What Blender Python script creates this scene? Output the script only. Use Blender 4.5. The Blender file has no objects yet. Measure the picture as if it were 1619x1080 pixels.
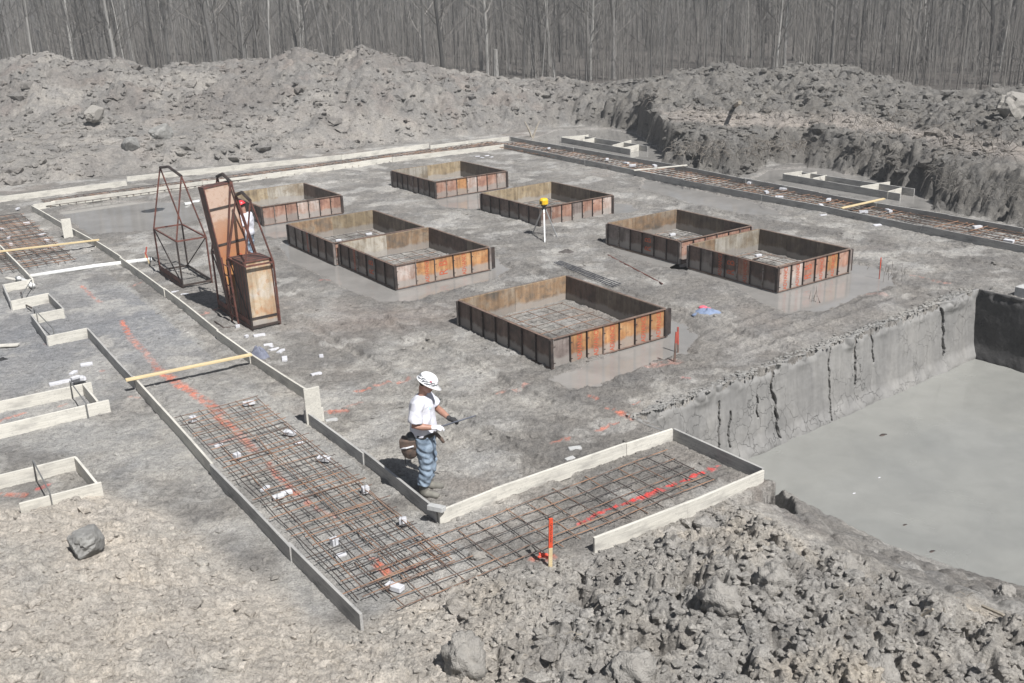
import bpy, math, random, time
import numpy as np
from mathutils import Vector, Matrix, Euler, noise as mnoise
T0 = time.time()
R = math.radians
rnd = random.Random(7)
sc = bpy.context.scene
COL = sc.collection

# ------------------------------------------------------------------ camera, sky, sun
CAMZ = 6.65
F_PX, PITCH, ROLL = 1574.1756, R(19.461870), R(-1.9036413)
YAW = R(34.23883)                      # direction of the formwork grid
cp, sp, cr, sr = math.cos(PITCH), math.sin(PITCH), math.cos(ROLL), math.sin(ROLL)
FW = Vector((0, cp, -sp)); UP0 = Vector((0, sp, cp)); RT0 = Vector((1, 0, 0))
RTv = RT0 * cr + UP0 * sr; UPv = -RT0 * sr + UP0 * cr
cam = bpy.data.cameras.new('camera'); camo = bpy.data.objects.new('camera', cam); COL.objects.link(camo)
cam.sensor_width = 36; cam.lens = F_PX / 1619 * 36; cam.clip_start = 0.1; cam.clip_end = 2000
m = Matrix((RTv, UPv, -FW)).transposed().to_4x4(); m.translation = Vector((0, 0, CAMZ))
camo.matrix_world = m
sc.camera = camo

SUN_EL, SUN_DIR = R(54), Vector((0.60, -0.80, 0))
w = bpy.data.worlds.new('World'); sc.world = w; w.use_nodes = True
nt = w.node_tree; bg = nt.nodes['Background']
sky = nt.nodes.new('ShaderNodeTexSky'); sky.sky_type = 'NISHITA'; sky.sun_disc = False
sky.sun_elevation = SUN_EL; sky.sun_rotation = math.atan2(SUN_DIR.x, SUN_DIR.y)
sky.air_density = 1.0; sky.dust_density = 0.6; sky.ozone_density = 1.0
hs = nt.nodes.new('ShaderNodeHueSaturation'); hs.inputs['Saturation'].default_value = 0.6
nt.links.new(sky.outputs[0], hs.inputs['Color']); nt.links.new(hs.outputs[0], bg.inputs[0])
bg.inputs[1].default_value = 0.05
sun = bpy.data.lights.new('sun', 'SUN'); suno = bpy.data.objects.new('sun', sun); COL.objects.link(suno)
sun.energy = 5.0; sun.angle = R(0.53); sun.color = (1.0, 0.985, 0.965)
sv = Vector((SUN_DIR.x * math.cos(SUN_EL), SUN_DIR.y * math.cos(SUN_EL), math.sin(SUN_EL)))
suno.rotation_euler = sv.to_track_quat('Z', 'Y').to_euler(); suno.location = (0, 0, 30)
sc.view_settings.view_transform = 'Standard'; sc.view_settings.look = 'None'
sc.view_settings.exposure = 0.52; sc.view_settings.gamma = 1
sc.render.engine = 'CYCLES'
sc.cycles.volume_bounces = 0; sc.cycles.max_bounces = 6
sc.cycles.volume_step_rate = 4

# ------------------------------------------------------------------ site frame and survey helpers
AX = Vector((math.sin(YAW), -math.cos(YAW), 0)); BX = Vector((math.cos(YAW), math.sin(YAW), 0))
def ray(px, py):
    return FW + RTv * ((px - 809.5) / F_PX) - UPv * ((py - 540) / F_PX)
def gp(px, py, z=0.0):                 # surveyed point: pixel of the photograph -> world point at height z
    d = ray(px, py); t = (z - CAMZ) / d.z
    return Vector((d.x * t, d.y * t, z))
def zat(px, py, r):                    # height of the point of that ray at ground distance r
    d = ray(px, py); return CAMZ + d.z * r / math.hypot(d.x, d.y)
def azr(px, py, z=0.0):
    p = gp(px, py, z); return math.atan2(p.x, p.y), math.hypot(p.x, p.y)
def W(a, b, z=0.0): return AX * a + BX * b + Vector((0, 0, z))
def AB(p): return p.dot(AX), p.dot(BX)

# ------------------------------------------------------------------ tagging / objects
def tag(o, label=None, cat=None, group=None, kind=None):
    if label: o['label'] = label
    if cat: o['category'] = cat
    if group: o['group'] = group
    if kind: o['kind'] = kind
    return o
def thing(name, loc, label, cat, group=None, rz=0.0):
    o = bpy.data.objects.new(name, None); o.empty_display_size = .2
    COL.objects.link(o); o.location = loc; o.rotation_euler = (0, 0, rz)
    return tag(o, label, cat, group)
def mesh_obj(name, verts, faces, mat, parent=None, loc=(0, 0, 0), rot=None, smooth=False, mats=None, midx=None):
    me = bpy.data.meshes.new(name); me.from_pydata([tuple(v) for v in verts], [], faces); me.update()
    if mats:
        for q in mats: me.materials.append(q)
        if midx is not None: me.polygons.foreach_set('material_index', midx)
    elif mat: me.materials.append(mat)
    if smooth: me.polygons.foreach_set('use_smooth', [True] * len(me.polygons))
    o = bpy.data.objects.new(name, me); COL.objects.link(o)
    o.parent = parent; o.location = loc
    if rot is not None: o.rotation_euler = rot
    return o
def np_mesh(name, V, Fq, mat, parent=None, smooth=True, col=None, loc=(0, 0, 0)):
    me = bpy.data.meshes.new(name); n = len(V); k = Fq.shape[1]; m_ = len(Fq)
    me.vertices.add(n); me.vertices.foreach_set('co', V.astype(np.float32).ravel())
    me.loops.add(m_ * k); me.loops.foreach_set('vertex_index', Fq.astype(np.int32).ravel())
    me.polygons.add(m_); me.polygons.foreach_set('loop_start', np.arange(0, m_ * k, k, dtype=np.int32))
    me.polygons.foreach_set('loop_total', np.full(m_, k, dtype=np.int32))
    me.update(calc_edges=True)
    me.polygons.foreach_set('use_smooth', np.full(m_, smooth, dtype=bool))
    if col is not None:
        at = me.color_attributes.new('Col', 'FLOAT_COLOR', 'POINT'); at.data.foreach_set('color', col.astype(np.float32).ravel())
    me.materials.append(mat)
    o = bpy.data.objects.new(name, me); COL.objects.link(o); o.parent = parent; o.location = loc
    return o
class MB:
    def __init__(s): s.v = []; s.f = []
    def box(s, c, size, M=None):
        n = len(s.v); hx, hy, hz = [q / 2 for q in size]; c = Vector(c)
        for dx, dy, dz in ((-1,-1,-1),(1,-1,-1),(1,1,-1),(-1,1,-1),(-1,-1,1),(1,-1,1),(1,1,1),(-1,1,1)):
            q = Vector((dx * hx, dy * hy, dz * hz))
            if M: q = M @ q
            s.v.append(c + q)
        s.f += [tuple(n + i for i in f) for f in ((0,3,2,1),(4,5,6,7),(0,1,5,4),(1,2,6,5),(2,3,7,6),(3,0,4,7))]
        return s
    def tube(s, pts, rad, k=6, sq=False):
        pts = [Vector(p) for p in pts]; n0 = len(s.v); L = len(pts)
        if not hasattr(rad, '__len__'): rad = [rad] * L
        prev = None
        for i, p in enumerate(pts):
            d = (pts[min(i + 1, L - 1)] - pts[max(i - 1, 0)])
            d = d.normalized() if d.length > 1e-9 else Vector((0, 0, 1))
            if prev is None:
                u = d.orthogonal().normalized()
                if sq:
                    u = Vector((0, 0, 1)).cross(d)
                    u = u.normalized() if u.length > .05 else Vector(BX)
                    u = (u + d.cross(u)).normalized()
            else: u = (prev - d * prev.dot(d)); u = u.normalized() if u.length > 1e-6 else d.orthogonal().normalized()
            prev = u; v = d.cross(u)
            for j in range(k):
                t = 2 * math.pi * j / k; s.v.append(p + (u * math.cos(t) + v * math.sin(t)) * rad[i])
        for i in range(L - 1):
            for j in range(k):
                a = n0 + i * k + j; b = n0 + i * k + (j + 1) % k
                s.f.append((a, b, b + k, a + k))
        s.f.append(tuple(n0 + j for j in reversed(range(k)))); s.f.append(tuple(n0 + (L - 1) * k + j for j in range(k)))
        return s
    def rings(s, rings, k=16):          # horizontal ellipse rings: (cx,cy,z,rx,ry[,tilt about y])
        n0 = len(s.v)
        for rg in rings:
            cx, cy, z, rx, ry = rg[:5]; tl = rg[5] if len(rg) > 5 else 0
            for j in range(k):
                t = 2 * math.pi * j / k; x = rx * math.cos(t); y = ry * math.sin(t)
                s.v.append(Vector((cx + x * math.cos(tl), cy + y, z - x * math.sin(tl))))
        L = len(rings)
        for i in range(L - 1):
            for j in range(k):
                a = n0 + i * k + j; b = n0 + i * k + (j + 1) % k; s.f.append((a, b, b + k, a + k))
        s.f.append(tuple(n0 + j for j in reversed(range(k)))); s.f.append(tuple(n0 + (L - 1) * k + j for j in range(k)))
        return s
    def ball(s, c, r, k=12, M=None):
        n0 = len(s.v); c = Vector(c); r = Vector(r) if hasattr(r, '__len__') else Vector((r, r, r)); rows = k // 2
        for i in range(1, rows):
            ph = math.pi * i / rows
            for j in range(k):
                t = 2 * math.pi * j / k
                q = Vector((r.x * math.sin(ph) * math.cos(t), r.y * math.sin(ph) * math.sin(t), r.z * math.cos(ph)))
                s.v.append(c + ((M @ q) if M else q))
        top = len(s.v); q = Vector((0, 0, r.z)); s.v.append(c + ((M @ q) if M else q)); s.v.append(c - ((M @ q) if M else q))
        for i in range(rows - 2):
            for j in range(k):
                a = n0 + i * k + j; b = n0 + i * k + (j + 1) % k; s.f.append((a, a + k, b + k, b))
        for j in range(k):
            s.f.append((top, n0 + j, n0 + (j + 1) % k))
            s.f.append((top + 1, n0 + (rows - 2) * k + (j + 1) % k, n0 + (rows - 2) * k + j))
        return s
    def obj(s, name, mat, parent=None, loc=(0, 0, 0), rot=None, smooth=False):
        return mesh_obj(name, s.v, s.f, mat, parent, loc, rot, smooth)
def bevel(o, w_=0.004, seg=1):
    md = o.modifiers.new('bevel', 'BEVEL'); md.width = w_; md.segments = seg; md.limit_method = 'ANGLE'; return o

# ------------------------------------------------------------------ materials
def mat_new(name):
    m_ = bpy.data.materials.new(name); m_.use_nodes = True
    return m_, m_.node_tree, m_.node_tree.nodes['Principled BSDF']
def N(nt_, typ, **kw):
    n = nt_.nodes.new(typ)
    for k, v in kw.items():
        if k in n.inputs: n.inputs[k].default_value = v
        else: setattr(n, k, v)
    return n
def coord(nt_, kind='Object', scale=(1, 1, 1)):
    tc = nt_.nodes.new('ShaderNodeTexCoord'); mp = nt_.nodes.new('ShaderNodeMapping'); mp.inputs['Scale'].default_value = scale
    nt_.links.new(tc.outputs[kind], mp.inputs[0]); return mp.outputs[0]
def geo_pos(nt_, scale=(1, 1, 1)):
    g = nt_.nodes.new('ShaderNodeNewGeometry'); mp = nt_.nodes.new('ShaderNodeMapping'); mp.inputs['Scale'].default_value = scale
    nt_.links.new(g.outputs['Position'], mp.inputs[0]); return mp.outputs[0]
def noise(nt_, vec, scale, detail=4, rough=.55, dist=0):
    n = N(nt_, 'ShaderNodeTexNoise'); n.inputs['Scale'].default_value = scale; n.inputs['Detail'].default_value = detail
    n.inputs['Roughness'].default_value = rough; n.inputs['Distortion'].default_value = dist
    nt_.links.new(vec, n.inputs['Vector']); return n.outputs['Fac']
def ramp(nt_, fac, stops):
    n = nt_.nodes.new('ShaderNodeValToRGB'); e = n.color_ramp.elements
    while len(e) < len(stops): e.new(0.5)
    for i, (p, c) in enumerate(stops): e[i].position = p; e[i].color = tuple(c) + (1,) if len(c) == 3 else c
    nt_.links.new(fac, n.inputs[0]); return n.outputs[0]
def mix(nt_, fac, a, b, mode='MIX'):
    n = nt_.nodes.new('ShaderNodeMix'); n.data_type = 'RGBA'; n.blend_type = mode
    for v, i in ((fac, 0), (a, 6), (b, 7)):
        if hasattr(v, 'links'): nt_.links.new(v, n.inputs[i])
        else: n.inputs[i].default_value = v if i == 0 else (tuple(v) + (1,) if len(v) == 3 else v)
    return n.outputs[2]
def bump(nt_, bs, h, strength=.5, dist=.02, prev=None):
    n = nt_.nodes.new('ShaderNodeBump'); n.inputs['Strength'].default_value = strength; n.inputs['Distance'].default_value = dist
    nt_.links.new(h, n.inputs['Height'])
    if prev: nt_.links.new(prev, n.inputs['Normal'])
    nt_.links.new(n.outputs[0], bs.inputs['Normal']); return n.outputs[0]
def simple(name, c, rough=.8, c2=None, scale=8, metal=0, stretch=(1, 1, 1), bmp=.3, bdist=.004, detail=5, lo=.35, hi=.65, spec=None):
    m_, t, b = mat_new(name); b.inputs['Roughness'].default_value = rough; b.inputs['Metallic'].default_value = metal
    if spec is not None: b.inputs['Specular IOR Level'].default_value = spec
    v = coord(t, 'Object', stretch); f = noise(t, v, scale, detail, .6)
    c2 = c2 or tuple(q * .75 for q in c)
    t.links.new(ramp(t, f, [(lo, c2), (hi, c)]), b.inputs['Base Color'])
    if bmp: bump(t, b, noise(t, v, scale * 3, 4), bmp, bdist)
    return m_
def rand_tint(t, colsock, amt=.18):
    oi = t.nodes.new('ShaderNodeObjectInfo'); mr = t.nodes.new('ShaderNodeMapRange'); mr.inputs[3].default_value = 1 - amt; mr.inputs[4].default_value = 1 + amt
    t.links.new(oi.outputs['Random'], mr.inputs[0]); cb = t.nodes.new('ShaderNodeCombineColor')
    for i in range(3): t.links.new(mr.outputs[0], cb.inputs[i])
    return mix(t, 1.0, colsock, cb.outputs[0], 'MULTIPLY')

# ground / soil, colour of the soil kinds comes from the vertex attribute
def soil_mat(name, fine=1.0):
    m_, t, b = mat_new(name); b.inputs['Roughness'].default_value = .93; b.inputs['Specular IOR Level'].default_value = .15
    at = t.nodes.new('ShaderNodeVertexColor'); at.layer_name = 'Col'
    p = geo_pos(t)
    f1 = noise(t, p, 9 * fine, 8, .72); f2 = noise(t, p, 1.3, 5, .6); f3 = noise(t, p, 38 * fine, 5, .7)
    c = mix(t, 1.0, at.outputs[0], ramp(t, f1, [(.28, (.6, .6, .6)), (.5, (1, 1, 1)), (.72, (1.3, 1.29, 1.27))]), 'MULTIPLY')
    c = mix(t, 1.0, c, ramp(t, f2, [(.3, (.86, .87, .89)), (.7, (1.12, 1.1, 1.07))]), 'MULTIPLY')
    c = mix(t, 1.0, c, ramp(t, f3, [(.34, (.7, .7, .7)), (.5, (1, 1, 1)), (.66, (1.22, 1.22, 1.22))]), 'MULTIPLY')
    hsn = t.nodes.new('ShaderNodeHueSaturation'); hsn.inputs['Saturation'].default_value = .97; t.links.new(c, hsn.inputs['Color']); t.links.new(hsn.outputs[0], b.inputs['Base Color'])
    n1 = bump(t, b, f1, 1, .07 / fine)
    n2 = bump(t, b, f3, 1, .022 / fine, n1)
    return m_
M_SOIL = soil_mat('soil')
# cut clay wall of the pit
def clay_wall():
    m_, t, b = mat_new('cut_clay'); b.inputs['Roughness'].default_value = .7
    p = geo_pos(t, (1, 1, .55)); f = noise(t, p, 1.4, 6, .6); f2 = noise(t, geo_pos(t, (6, 6, .7)), 1.6, 4, .6)
    c = ramp(t, f, [(.3, (.165, .161, .155)), (.5, (.205, .199, .19)), (.7, (.245, .236, .222))])
    c = mix(t, 1, c, ramp(t, f2, [(.3, (.85, .85, .85)), (.7, (1.1, 1.1, 1.1))]), 'MULTIPLY')
    vo = t.nodes.new('ShaderNodeTexVoronoi'); vo.feature = 'DISTANCE_TO_EDGE'; vo.inputs['Scale'].default_value = 3.6
    ns = t.nodes.new('ShaderNodeTexNoise'); ns.inputs['Scale'].default_value = 4; ns.inputs['Detail'].default_value = 4
    pp = geo_pos(t, (1, 1, .8)); t.links.new(pp, ns.inputs['Vector'])
    mx = t.nodes.new('ShaderNodeVectorMath'); mx.operation = 'MULTIPLY_ADD'; mx.inputs[1].default_value = (.4, .4, .4)
    t.links.new(ns.outputs['Color'], mx.inputs[0]); t.links.new(pp, mx.inputs[2]); t.links.new(mx.outputs[0], vo.inputs['Vector'])
    cr_ = ramp(t, vo.outputs[0], [(0, (0, 0, 0)), (.018, (1, 1, 1))])
    msk = ramp(t, noise(t, pp, .9, 2), [(.45, (0, 0, 0)), (.58, (1, 1, 1))])
    crk = mix(t, msk, (1, 1, 1), cr_)
    c = mix(t, 1, c, mix(t, crk, (.5, .5, .5), (1, 1, 1)), 'MULTIPLY')
    t.links.new(c, b.inputs['Base Color'])
    n1 = bump(t, b, crk, .8, .02); bump(t, b, noise(t, p, 14, 6, .6), .3, .012, n1)
    return m_
M_CLAY = clay_wall()
def water(name, c, c2, rough=.09, wave=.25, tint=1.2):
    m_, t, b = mat_new(name); b.inputs['Roughness'].default_value = rough; b.inputs['IOR'].default_value = 1.33
    p = geo_pos(t); f = noise(t, p, .35 * tint, 5, .55, .6); f2 = noise(t, p, 2.2, 4, .6, .5)
    cc = ramp(t, f, [(.32, c2), (.62, c)])
    cc = mix(t, 1, cc, ramp(t, f2, [(.3, (.93, .93, .93)), (.7, (1.05, 1.05, 1.05))]), 'MULTIPLY')
    if name == 'pit_water': t.links.new(ramp(t, noise(t, p, .6, 5, .6, 1), [(.35, (.05, .05, .05)), (.65, (.3, .3, .3))]), b.inputs['Roughness'])
    t.links.new(cc, b.inputs['Base Color']); bump(t, b, noise(t, p, 5, 3), wave * .3, .004)
    return m_
M_PIT = water('pit_water', (.245, .244, .226), (.205, .206, .193), .12)
M_PUD = water('puddle_water', (.255, .243, .228), (.2, .192, .18), .06, .12, 2)
def wood(name, c, c2, rough=.8, mud=(.2, .19, .18), mudamt=.5):
    m_, t, b = mat_new(name); b.inputs['Roughness'].default_value = rough
    v = coord(t, 'Object', (1.2, 22, 22)); g = noise(t, v, 2.2, 6, .6, .4)
    c_ = ramp(t, g, [(.3, c2), (.62, c)])
    v2 = coord(t, 'Object', (1, 1, 2.5)); f = noise(t, v2, 2.0, 6, .65)
    c_ = mix(t, ramp(t, f, [(.5, (0, 0, 0)), (.72, (mudamt,) * 3)]), c_, mud)
    sp_ = noise(t, coord(t), 30, 4, .6); c_ = mix(t, ramp(t, sp_, [(.6, (0, 0, 0)), (.7, (mudamt * .8,) * 3)]), c_, mud)
    c_ = rand_tint(t, c_, .08)
    t.links.new(c_, b.inputs['Base Color']); bump(t, b, g, .35, .003)
    return m_
M_WOOD = wood('weathered_board', (.6, .575, .515), (.46, .44, .39), mudamt=.6)
M_WOODG = wood('muddy_board', (.4, .39, .37), (.28, .275, .265), mud=(.15, .15, .15), mudamt=.8)
M_WOODY = wood('fresh_lumber', (.62, .5, .3), (.48, .37, .2), mudamt=.15)
M_STEEL = simple('rusty_dark_steel', (.085, .062, .052), .6, (.035, .03, .03), 5, .3, bmp=.3)
M_REDST = simple('red_oxide_steel', (.2, .075, .055), .65, (.075, .04, .035), 7, .2, bmp=.2)
M_REBAR = simple('rusty_rebar', (.3, .17, .105), .75, (.09, .065, .055), 3, .1, bmp=.4, lo=.4, hi=.6)
M_REBARD = simple('dark_rebar', (.075, .055, .045), .7, (.045, .04, .04), 6, .2, bmp=.4)
M_WIRE = simple('galvanised_wire', (.28, .28, .27), .5, (.2, .2, .2), 12, .5, bmp=0)
M_CONC = simple('white_concrete', (.58, .58, .6), .85, (.45, .45, .47), 14, bmp=.3)
M_CONCG = simple('grey_concrete', (.45, .45, .44), .85, (.34, .34, .33), 14, bmp=.3)
M_PVC = simple('white_plastic_pipe', (.78, .79, .78), .35, (.66, .66, .64), 6, bmp=0)
def v_st(t): return coord(t, 'Object', (7, 7, .8))
def ply(name, base, stain, stain2, sc_=1.0):
    m_, t, b = mat_new(name); b.inputs['Roughness'].default_value = .62
    oi = t.nodes.new('ShaderNodeObjectInfo'); tc = t.nodes.new('ShaderNodeTexCoord')
    ad = t.nodes.new('ShaderNodeVectorMath'); ad.operation = 'MULTIPLY_ADD'; ad.inputs[1].default_value = (1, 1, 1)
    cb = t.nodes.new('ShaderNodeCombineXYZ'); ml = t.nodes.new('ShaderNodeMath'); ml.operation = 'MULTIPLY'; ml.inputs[1].default_value = 37.
    t.links.new(oi.outputs['Random'], ml.inputs[0]); t.links.new(ml.outputs[0], cb.inputs[0]); t.links.new(ml.outputs[0], cb.inputs[2])
    t.links.new(tc.outputs['Object'], ad.inputs[0]); t.links.new(cb.outputs[0], ad.inputs[2]); v = ad.outputs[0]
    f = noise(t, v, 2.2 * sc_, 7, .62, .3); g = noise(t, v, 9 * sc_, 6, .65)
    c = ramp(t, f, [(.34, stain), (.5, base), (.68, stain2)])
    c = mix(t, ramp(t, g, [(.52, (0, 0, 0)), (.66, (.7,) * 3)]), c, stain)
    st = noise(t, v_st(t), 1.6, 5, .6); c = mix(t, 1, c, ramp(t, st, [(.36, (.72, .7, .68)), (.6, (1.08, 1.08, 1.08))]), 'MULTIPLY')
    sx = t.nodes.new('ShaderNodeSeparateXYZ'); t.links.new(tc.outputs['Object'], sx.inputs[0]); sm = t.nodes.new('ShaderNodeMath'); sm.operation = 'MULTIPLY_ADD'; sm.inputs[1].default_value = -.35; t.links.new(f, sm.inputs[0]); t.links.new(sx.outputs[2], sm.inputs[2])
    c = mix(t, ramp(t, sm.outputs[0], [(-.0, (.75,) * 3), (.06, (0,) * 3)]), c, (.27, .25, .23))
    c = rand_tint(t, c, .2)
    t.links.new(c, b.inputs['Base Color']); bump(t, b, g, .2, .003)
    return m_
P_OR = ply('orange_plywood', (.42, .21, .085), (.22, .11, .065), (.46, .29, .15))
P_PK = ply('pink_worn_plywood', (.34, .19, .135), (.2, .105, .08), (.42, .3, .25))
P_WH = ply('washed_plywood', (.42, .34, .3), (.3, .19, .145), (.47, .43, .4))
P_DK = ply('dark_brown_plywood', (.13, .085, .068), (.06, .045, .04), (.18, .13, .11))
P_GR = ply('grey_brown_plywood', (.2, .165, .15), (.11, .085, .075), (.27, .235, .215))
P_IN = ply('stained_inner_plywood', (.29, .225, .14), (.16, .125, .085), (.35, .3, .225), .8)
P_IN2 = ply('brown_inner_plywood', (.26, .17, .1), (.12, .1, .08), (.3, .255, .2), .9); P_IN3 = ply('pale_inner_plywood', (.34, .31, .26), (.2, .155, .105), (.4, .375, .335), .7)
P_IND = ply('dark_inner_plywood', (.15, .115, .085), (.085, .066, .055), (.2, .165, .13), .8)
P_TAN = ply('tan_sheet_plywood', (.42, .33, .23), (.36, .185, .09), (.48, .47, .45), .7)
M_REDTX = simple('red_print', (.45, .07, .035), .7, (.42, .13, .06), 20, bmp=0)
M_STAKE = simple('orange_stake_paint', (.75, .085, .03), .6, (.55, .07, .03), 20, bmp=0)
M_TAPE = simple('orange_ribbon', (.85, .1, .05), .5, (.6, .07, .04), 12, bmp=0)

# ------------------------------------------------------------------ numpy noise
def _h(ix, iy, s):
    n = (ix.astype(np.int64) * 374761393 + iy.astype(np.int64) * 668265263 + s * 974634777) & 0xffffffff
    n = ((n ^ (n >> 13)) * 1274126177) & 0xffffffff
    n = ((n ^ (n >> 16)) * 2246822519) & 0xffffffff
    return (n ^ (n >> 15)) & 0xffffff
def vnoise(x, y, s=0):                  # gradient noise in about [-1,1]
    ix = np.floor(x); iy = np.floor(y); fx = x - ix; fy = y - iy
    u = fx * fx * fx * (fx * (fx * 6 - 15) + 10); v = fy * fy * fy * (fy * (fy * 6 - 15) + 10)
    def g(dx, dy):
        a = _h(ix + dx, iy + dy, s) * (2 * math.pi / 16777216.)
        return np.cos(a) * (fx - dx) + np.sin(a) * (fy - dy)
    a = g(0, 0); b = g(1, 0); c = g(0, 1); d = g(1, 1)
    return (a + (b - a) * u + (c - a) * v + (a - b - c + d) * u * v) * 1.5
def fbm(x, y, o=4, s=0, gain=.5):
    r_ = 0; amp = 1; t = 0
    for i in range(o): r_ = r_ + vnoise(x, y, s + i * 17) * amp; t += amp; amp *= gain; x = x * 2.03 + 5.1; y = y * 2.03 + 1.7
    return r_ / t
def ridged(x, y, o=4, s=0):
    r_ = 0; amp = 1; t = 0
    for i in range(o): r_ = r_ + (1 - np.abs(vnoise(x, y, s + i * 17)) * 2) * amp; t += amp; amp *= .5; x = x * 2.1 + 3.3; y = y * 2.1 + 7.9
    return r_ / t
def lumps(x, y, s=0, fill=.7):          # rounded lumps with creases between; 0..1
    ix = np.floor(x); iy = np.floor(y); out = np.zeros_like(x)
    for dx in (-1, 0, 1):
        for dy in (-1, 0, 1):
            h1 = _h(ix + dx, iy + dy, s) / 16777216.; h2 = _h(ix + dx, iy + dy, s + 91) / 16777216.; h3 = _h(ix + dx, iy + dy, s + 173) / 16777216.
            cx = ix + dx + .5 + (h1 - .5) * .9; cy = iy + dy + .5 + (h2 - .5) * .9
            rr = .25 + .45 * h3; d2 = ((x - cx) ** 2 + (y - cy) ** 2) / rr ** 2
            out = np.maximum(out, np.where(h3 * 1.7 % 1 < fill, np.sqrt(np.clip(1 - d2, 0, 1)) * rr * 1.6, 0))
    return out
def crease(x, y, s=0):                  # distance-to-edge style cracks, 0 at crack 1 away
    ix = np.floor(x); iy = np.floor(y); f1 = np.full_like(x, 9.); f2 = np.full_like(x, 9.)
    for dx in (-1, 0, 1):
        for dy in (-1, 0, 1):
            h1 = _h(ix + dx, iy + dy, s) / 16777216.; h2 = _h(ix + dx, iy + dy, s + 91) / 16777216.
            d = np.sqrt((x - ix - dx - .1 - .8 * h1) ** 2 + (y - iy - dy - .1 - .8 * h2) ** 2)
            f2 = np.minimum(f2, np.maximum(f1, d)); f1 = np.minimum(f1, d)
    return f2 - f1
def sstep(e0, e1, x):
    t = np.clip((x - e0) / (e1 - e0), 0, 1); return t * t * (3 - 2 * t)
def inpoly(X, Y, P):
    ins = np.zeros(X.shape, bool); n = len(P)
    for i in range(n):
        x1, y1 = P[i]; x2, y2 = P[(i + 1) % n]
        if y1 == y2: continue
        c = ((y1 > Y) != (y2 > Y)) & (X < (x2 - x1) * (Y - y1) / (y2 - y1) + x1); ins ^= c
    return ins
def segd(X, Y, p, q):
    px, py = p; dx, dy = q[0] - px, q[1] - py; L = dx * dx + dy * dy + 1e-12
    t = np.clip(((X - px) * dx + (Y - py) * dy) / L, 0, 1)
    return np.hypot(X - px - t * dx, Y - py - t * dy)
def polyd(X, Y, P, closed=True):
    d = np.full(X.shape, 1e9)
    for i in range(len(P) if closed else len(P) - 1): d = np.minimum(d, segd(X, Y, P[i], P[(i + 1) % len(P)]))
    return d
def sdist(X, Y, P):                     # positive inside
    d = polyd(X, Y, P); return np.where(inpoly(X, Y, P), d, -d)
def xy(lst, z=0.0): return [tuple(gp(a, b, z)[:2]) for a, b in lst]

# ------------------------------------------------------------------ terrain
FRONT = xy([(-700, 860), (-300, 815), (0, 795), (60, 792), (160, 772), (250, 800), (330, 850), (430, 925), (520, 985), (568, 990), (620, 955), (690, 925), (750, 898), (850, 888), (930, 866), (1000, 852), (1080, 815), (1150, 785), (1200, 782)])
FRONTP = FRONT + [(4.6, 10.5), (7, 8), (10, 2), (4, -6), (-14, -6), (-16, 6)]
WZ = -1.45
wl = [gp(px, py, WZ) for px, py in [(1222, 782), (1300, 812), (1400, 856), (1500, 893), (1619, 922), (1750, 955)]]
WLINE = [(v.x, v.y) for v in wl]
PC = [W(-11.15, 9.98), W(-11.62, 20.5), W(4, 20.5)]
Cc = W(-8.45, 10.2)
PITP = [tuple(PC[0][:2]), tuple(PC[1][:2]), tuple(PC[2][:2])] + [(WLINE[-1][0] + 3, WLINE[-1][1] - 3)] + WLINE[::-1] + [tuple(Cc[:2])]
PUDS = {'a': xy([(868, 598), (905, 618), (960, 606), (1010, 585), (1060, 566), (1095, 550), (1108, 528), (1085, 512), (1052, 500), (1000, 540)]),
 'b': xy([(1072, 424), (1110, 438), (1160, 452), (1195, 476), (1245, 494), (1300, 494), (1340, 478), (1385, 462), (1420, 452), (1418, 430), (1380, 420), (1345, 415), (1230, 440), (1100, 410)]),
 'b2': xy([(958, 385), (985, 405), (1030, 418), (1075, 428), (1085, 405), (1000, 380)]),
 'c': xy([(436, 385), (452, 412), (500, 432), (545, 458), (600, 478), (650, 478), (700, 462), (750, 452), (790, 440), (806, 424), (780, 404), (620, 430), (520, 400), (462, 380)]),
 'd': xy([(683, 313), (700, 328), (760, 332), (775, 312), (820, 300), (800, 288), (760, 296)]),
 'e': xy([(965, 340), (1010, 336), (1005, 322), (965, 318)]),
 'f': xy([(90, 335), (140, 372), (240, 365), (330, 345), (290, 318), (150, 318)]),
 'g': xy([(1010, 296), (1090, 322), (1180, 340), (1250, 340), (1190, 318), (1090, 297), (1020, 280)]),
 'h': xy([(395, 368), (440, 378), (560, 352), (545, 335), (420, 352)])}
TRACKS = []
for (p_, q_, w_) in (((560, 560), (900, 770), .16), ((470, 505), (560, 560), .15), ((1120, 540), (1400, 440), .17), ((1160, 560), (1440, 458), .17), ((600, 505), (860, 640), .15), ((820, 420), (1090, 560), .16), ((330, 400), (470, 470), .18), ((980, 460), (1250, 560), .15), ((1100, 330), (1619, 430), .16), ((450, 300), (760, 262), .17)): TRACKS.append((tuple(gp(*p_)[:2]), tuple(gp(*q_)[:2]), w_))
BACKW = {'i': xy([(830, 222), (930, 240), (1040, 262), (1050, 240), (1010, 212), (960, 203), (880, 205)]),
 'j': xy([(1190, 282), (1300, 305), (1400, 328), (1478, 338), (1480, 306), (1420, 290), (1300, 262), (1215, 268)])}
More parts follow.
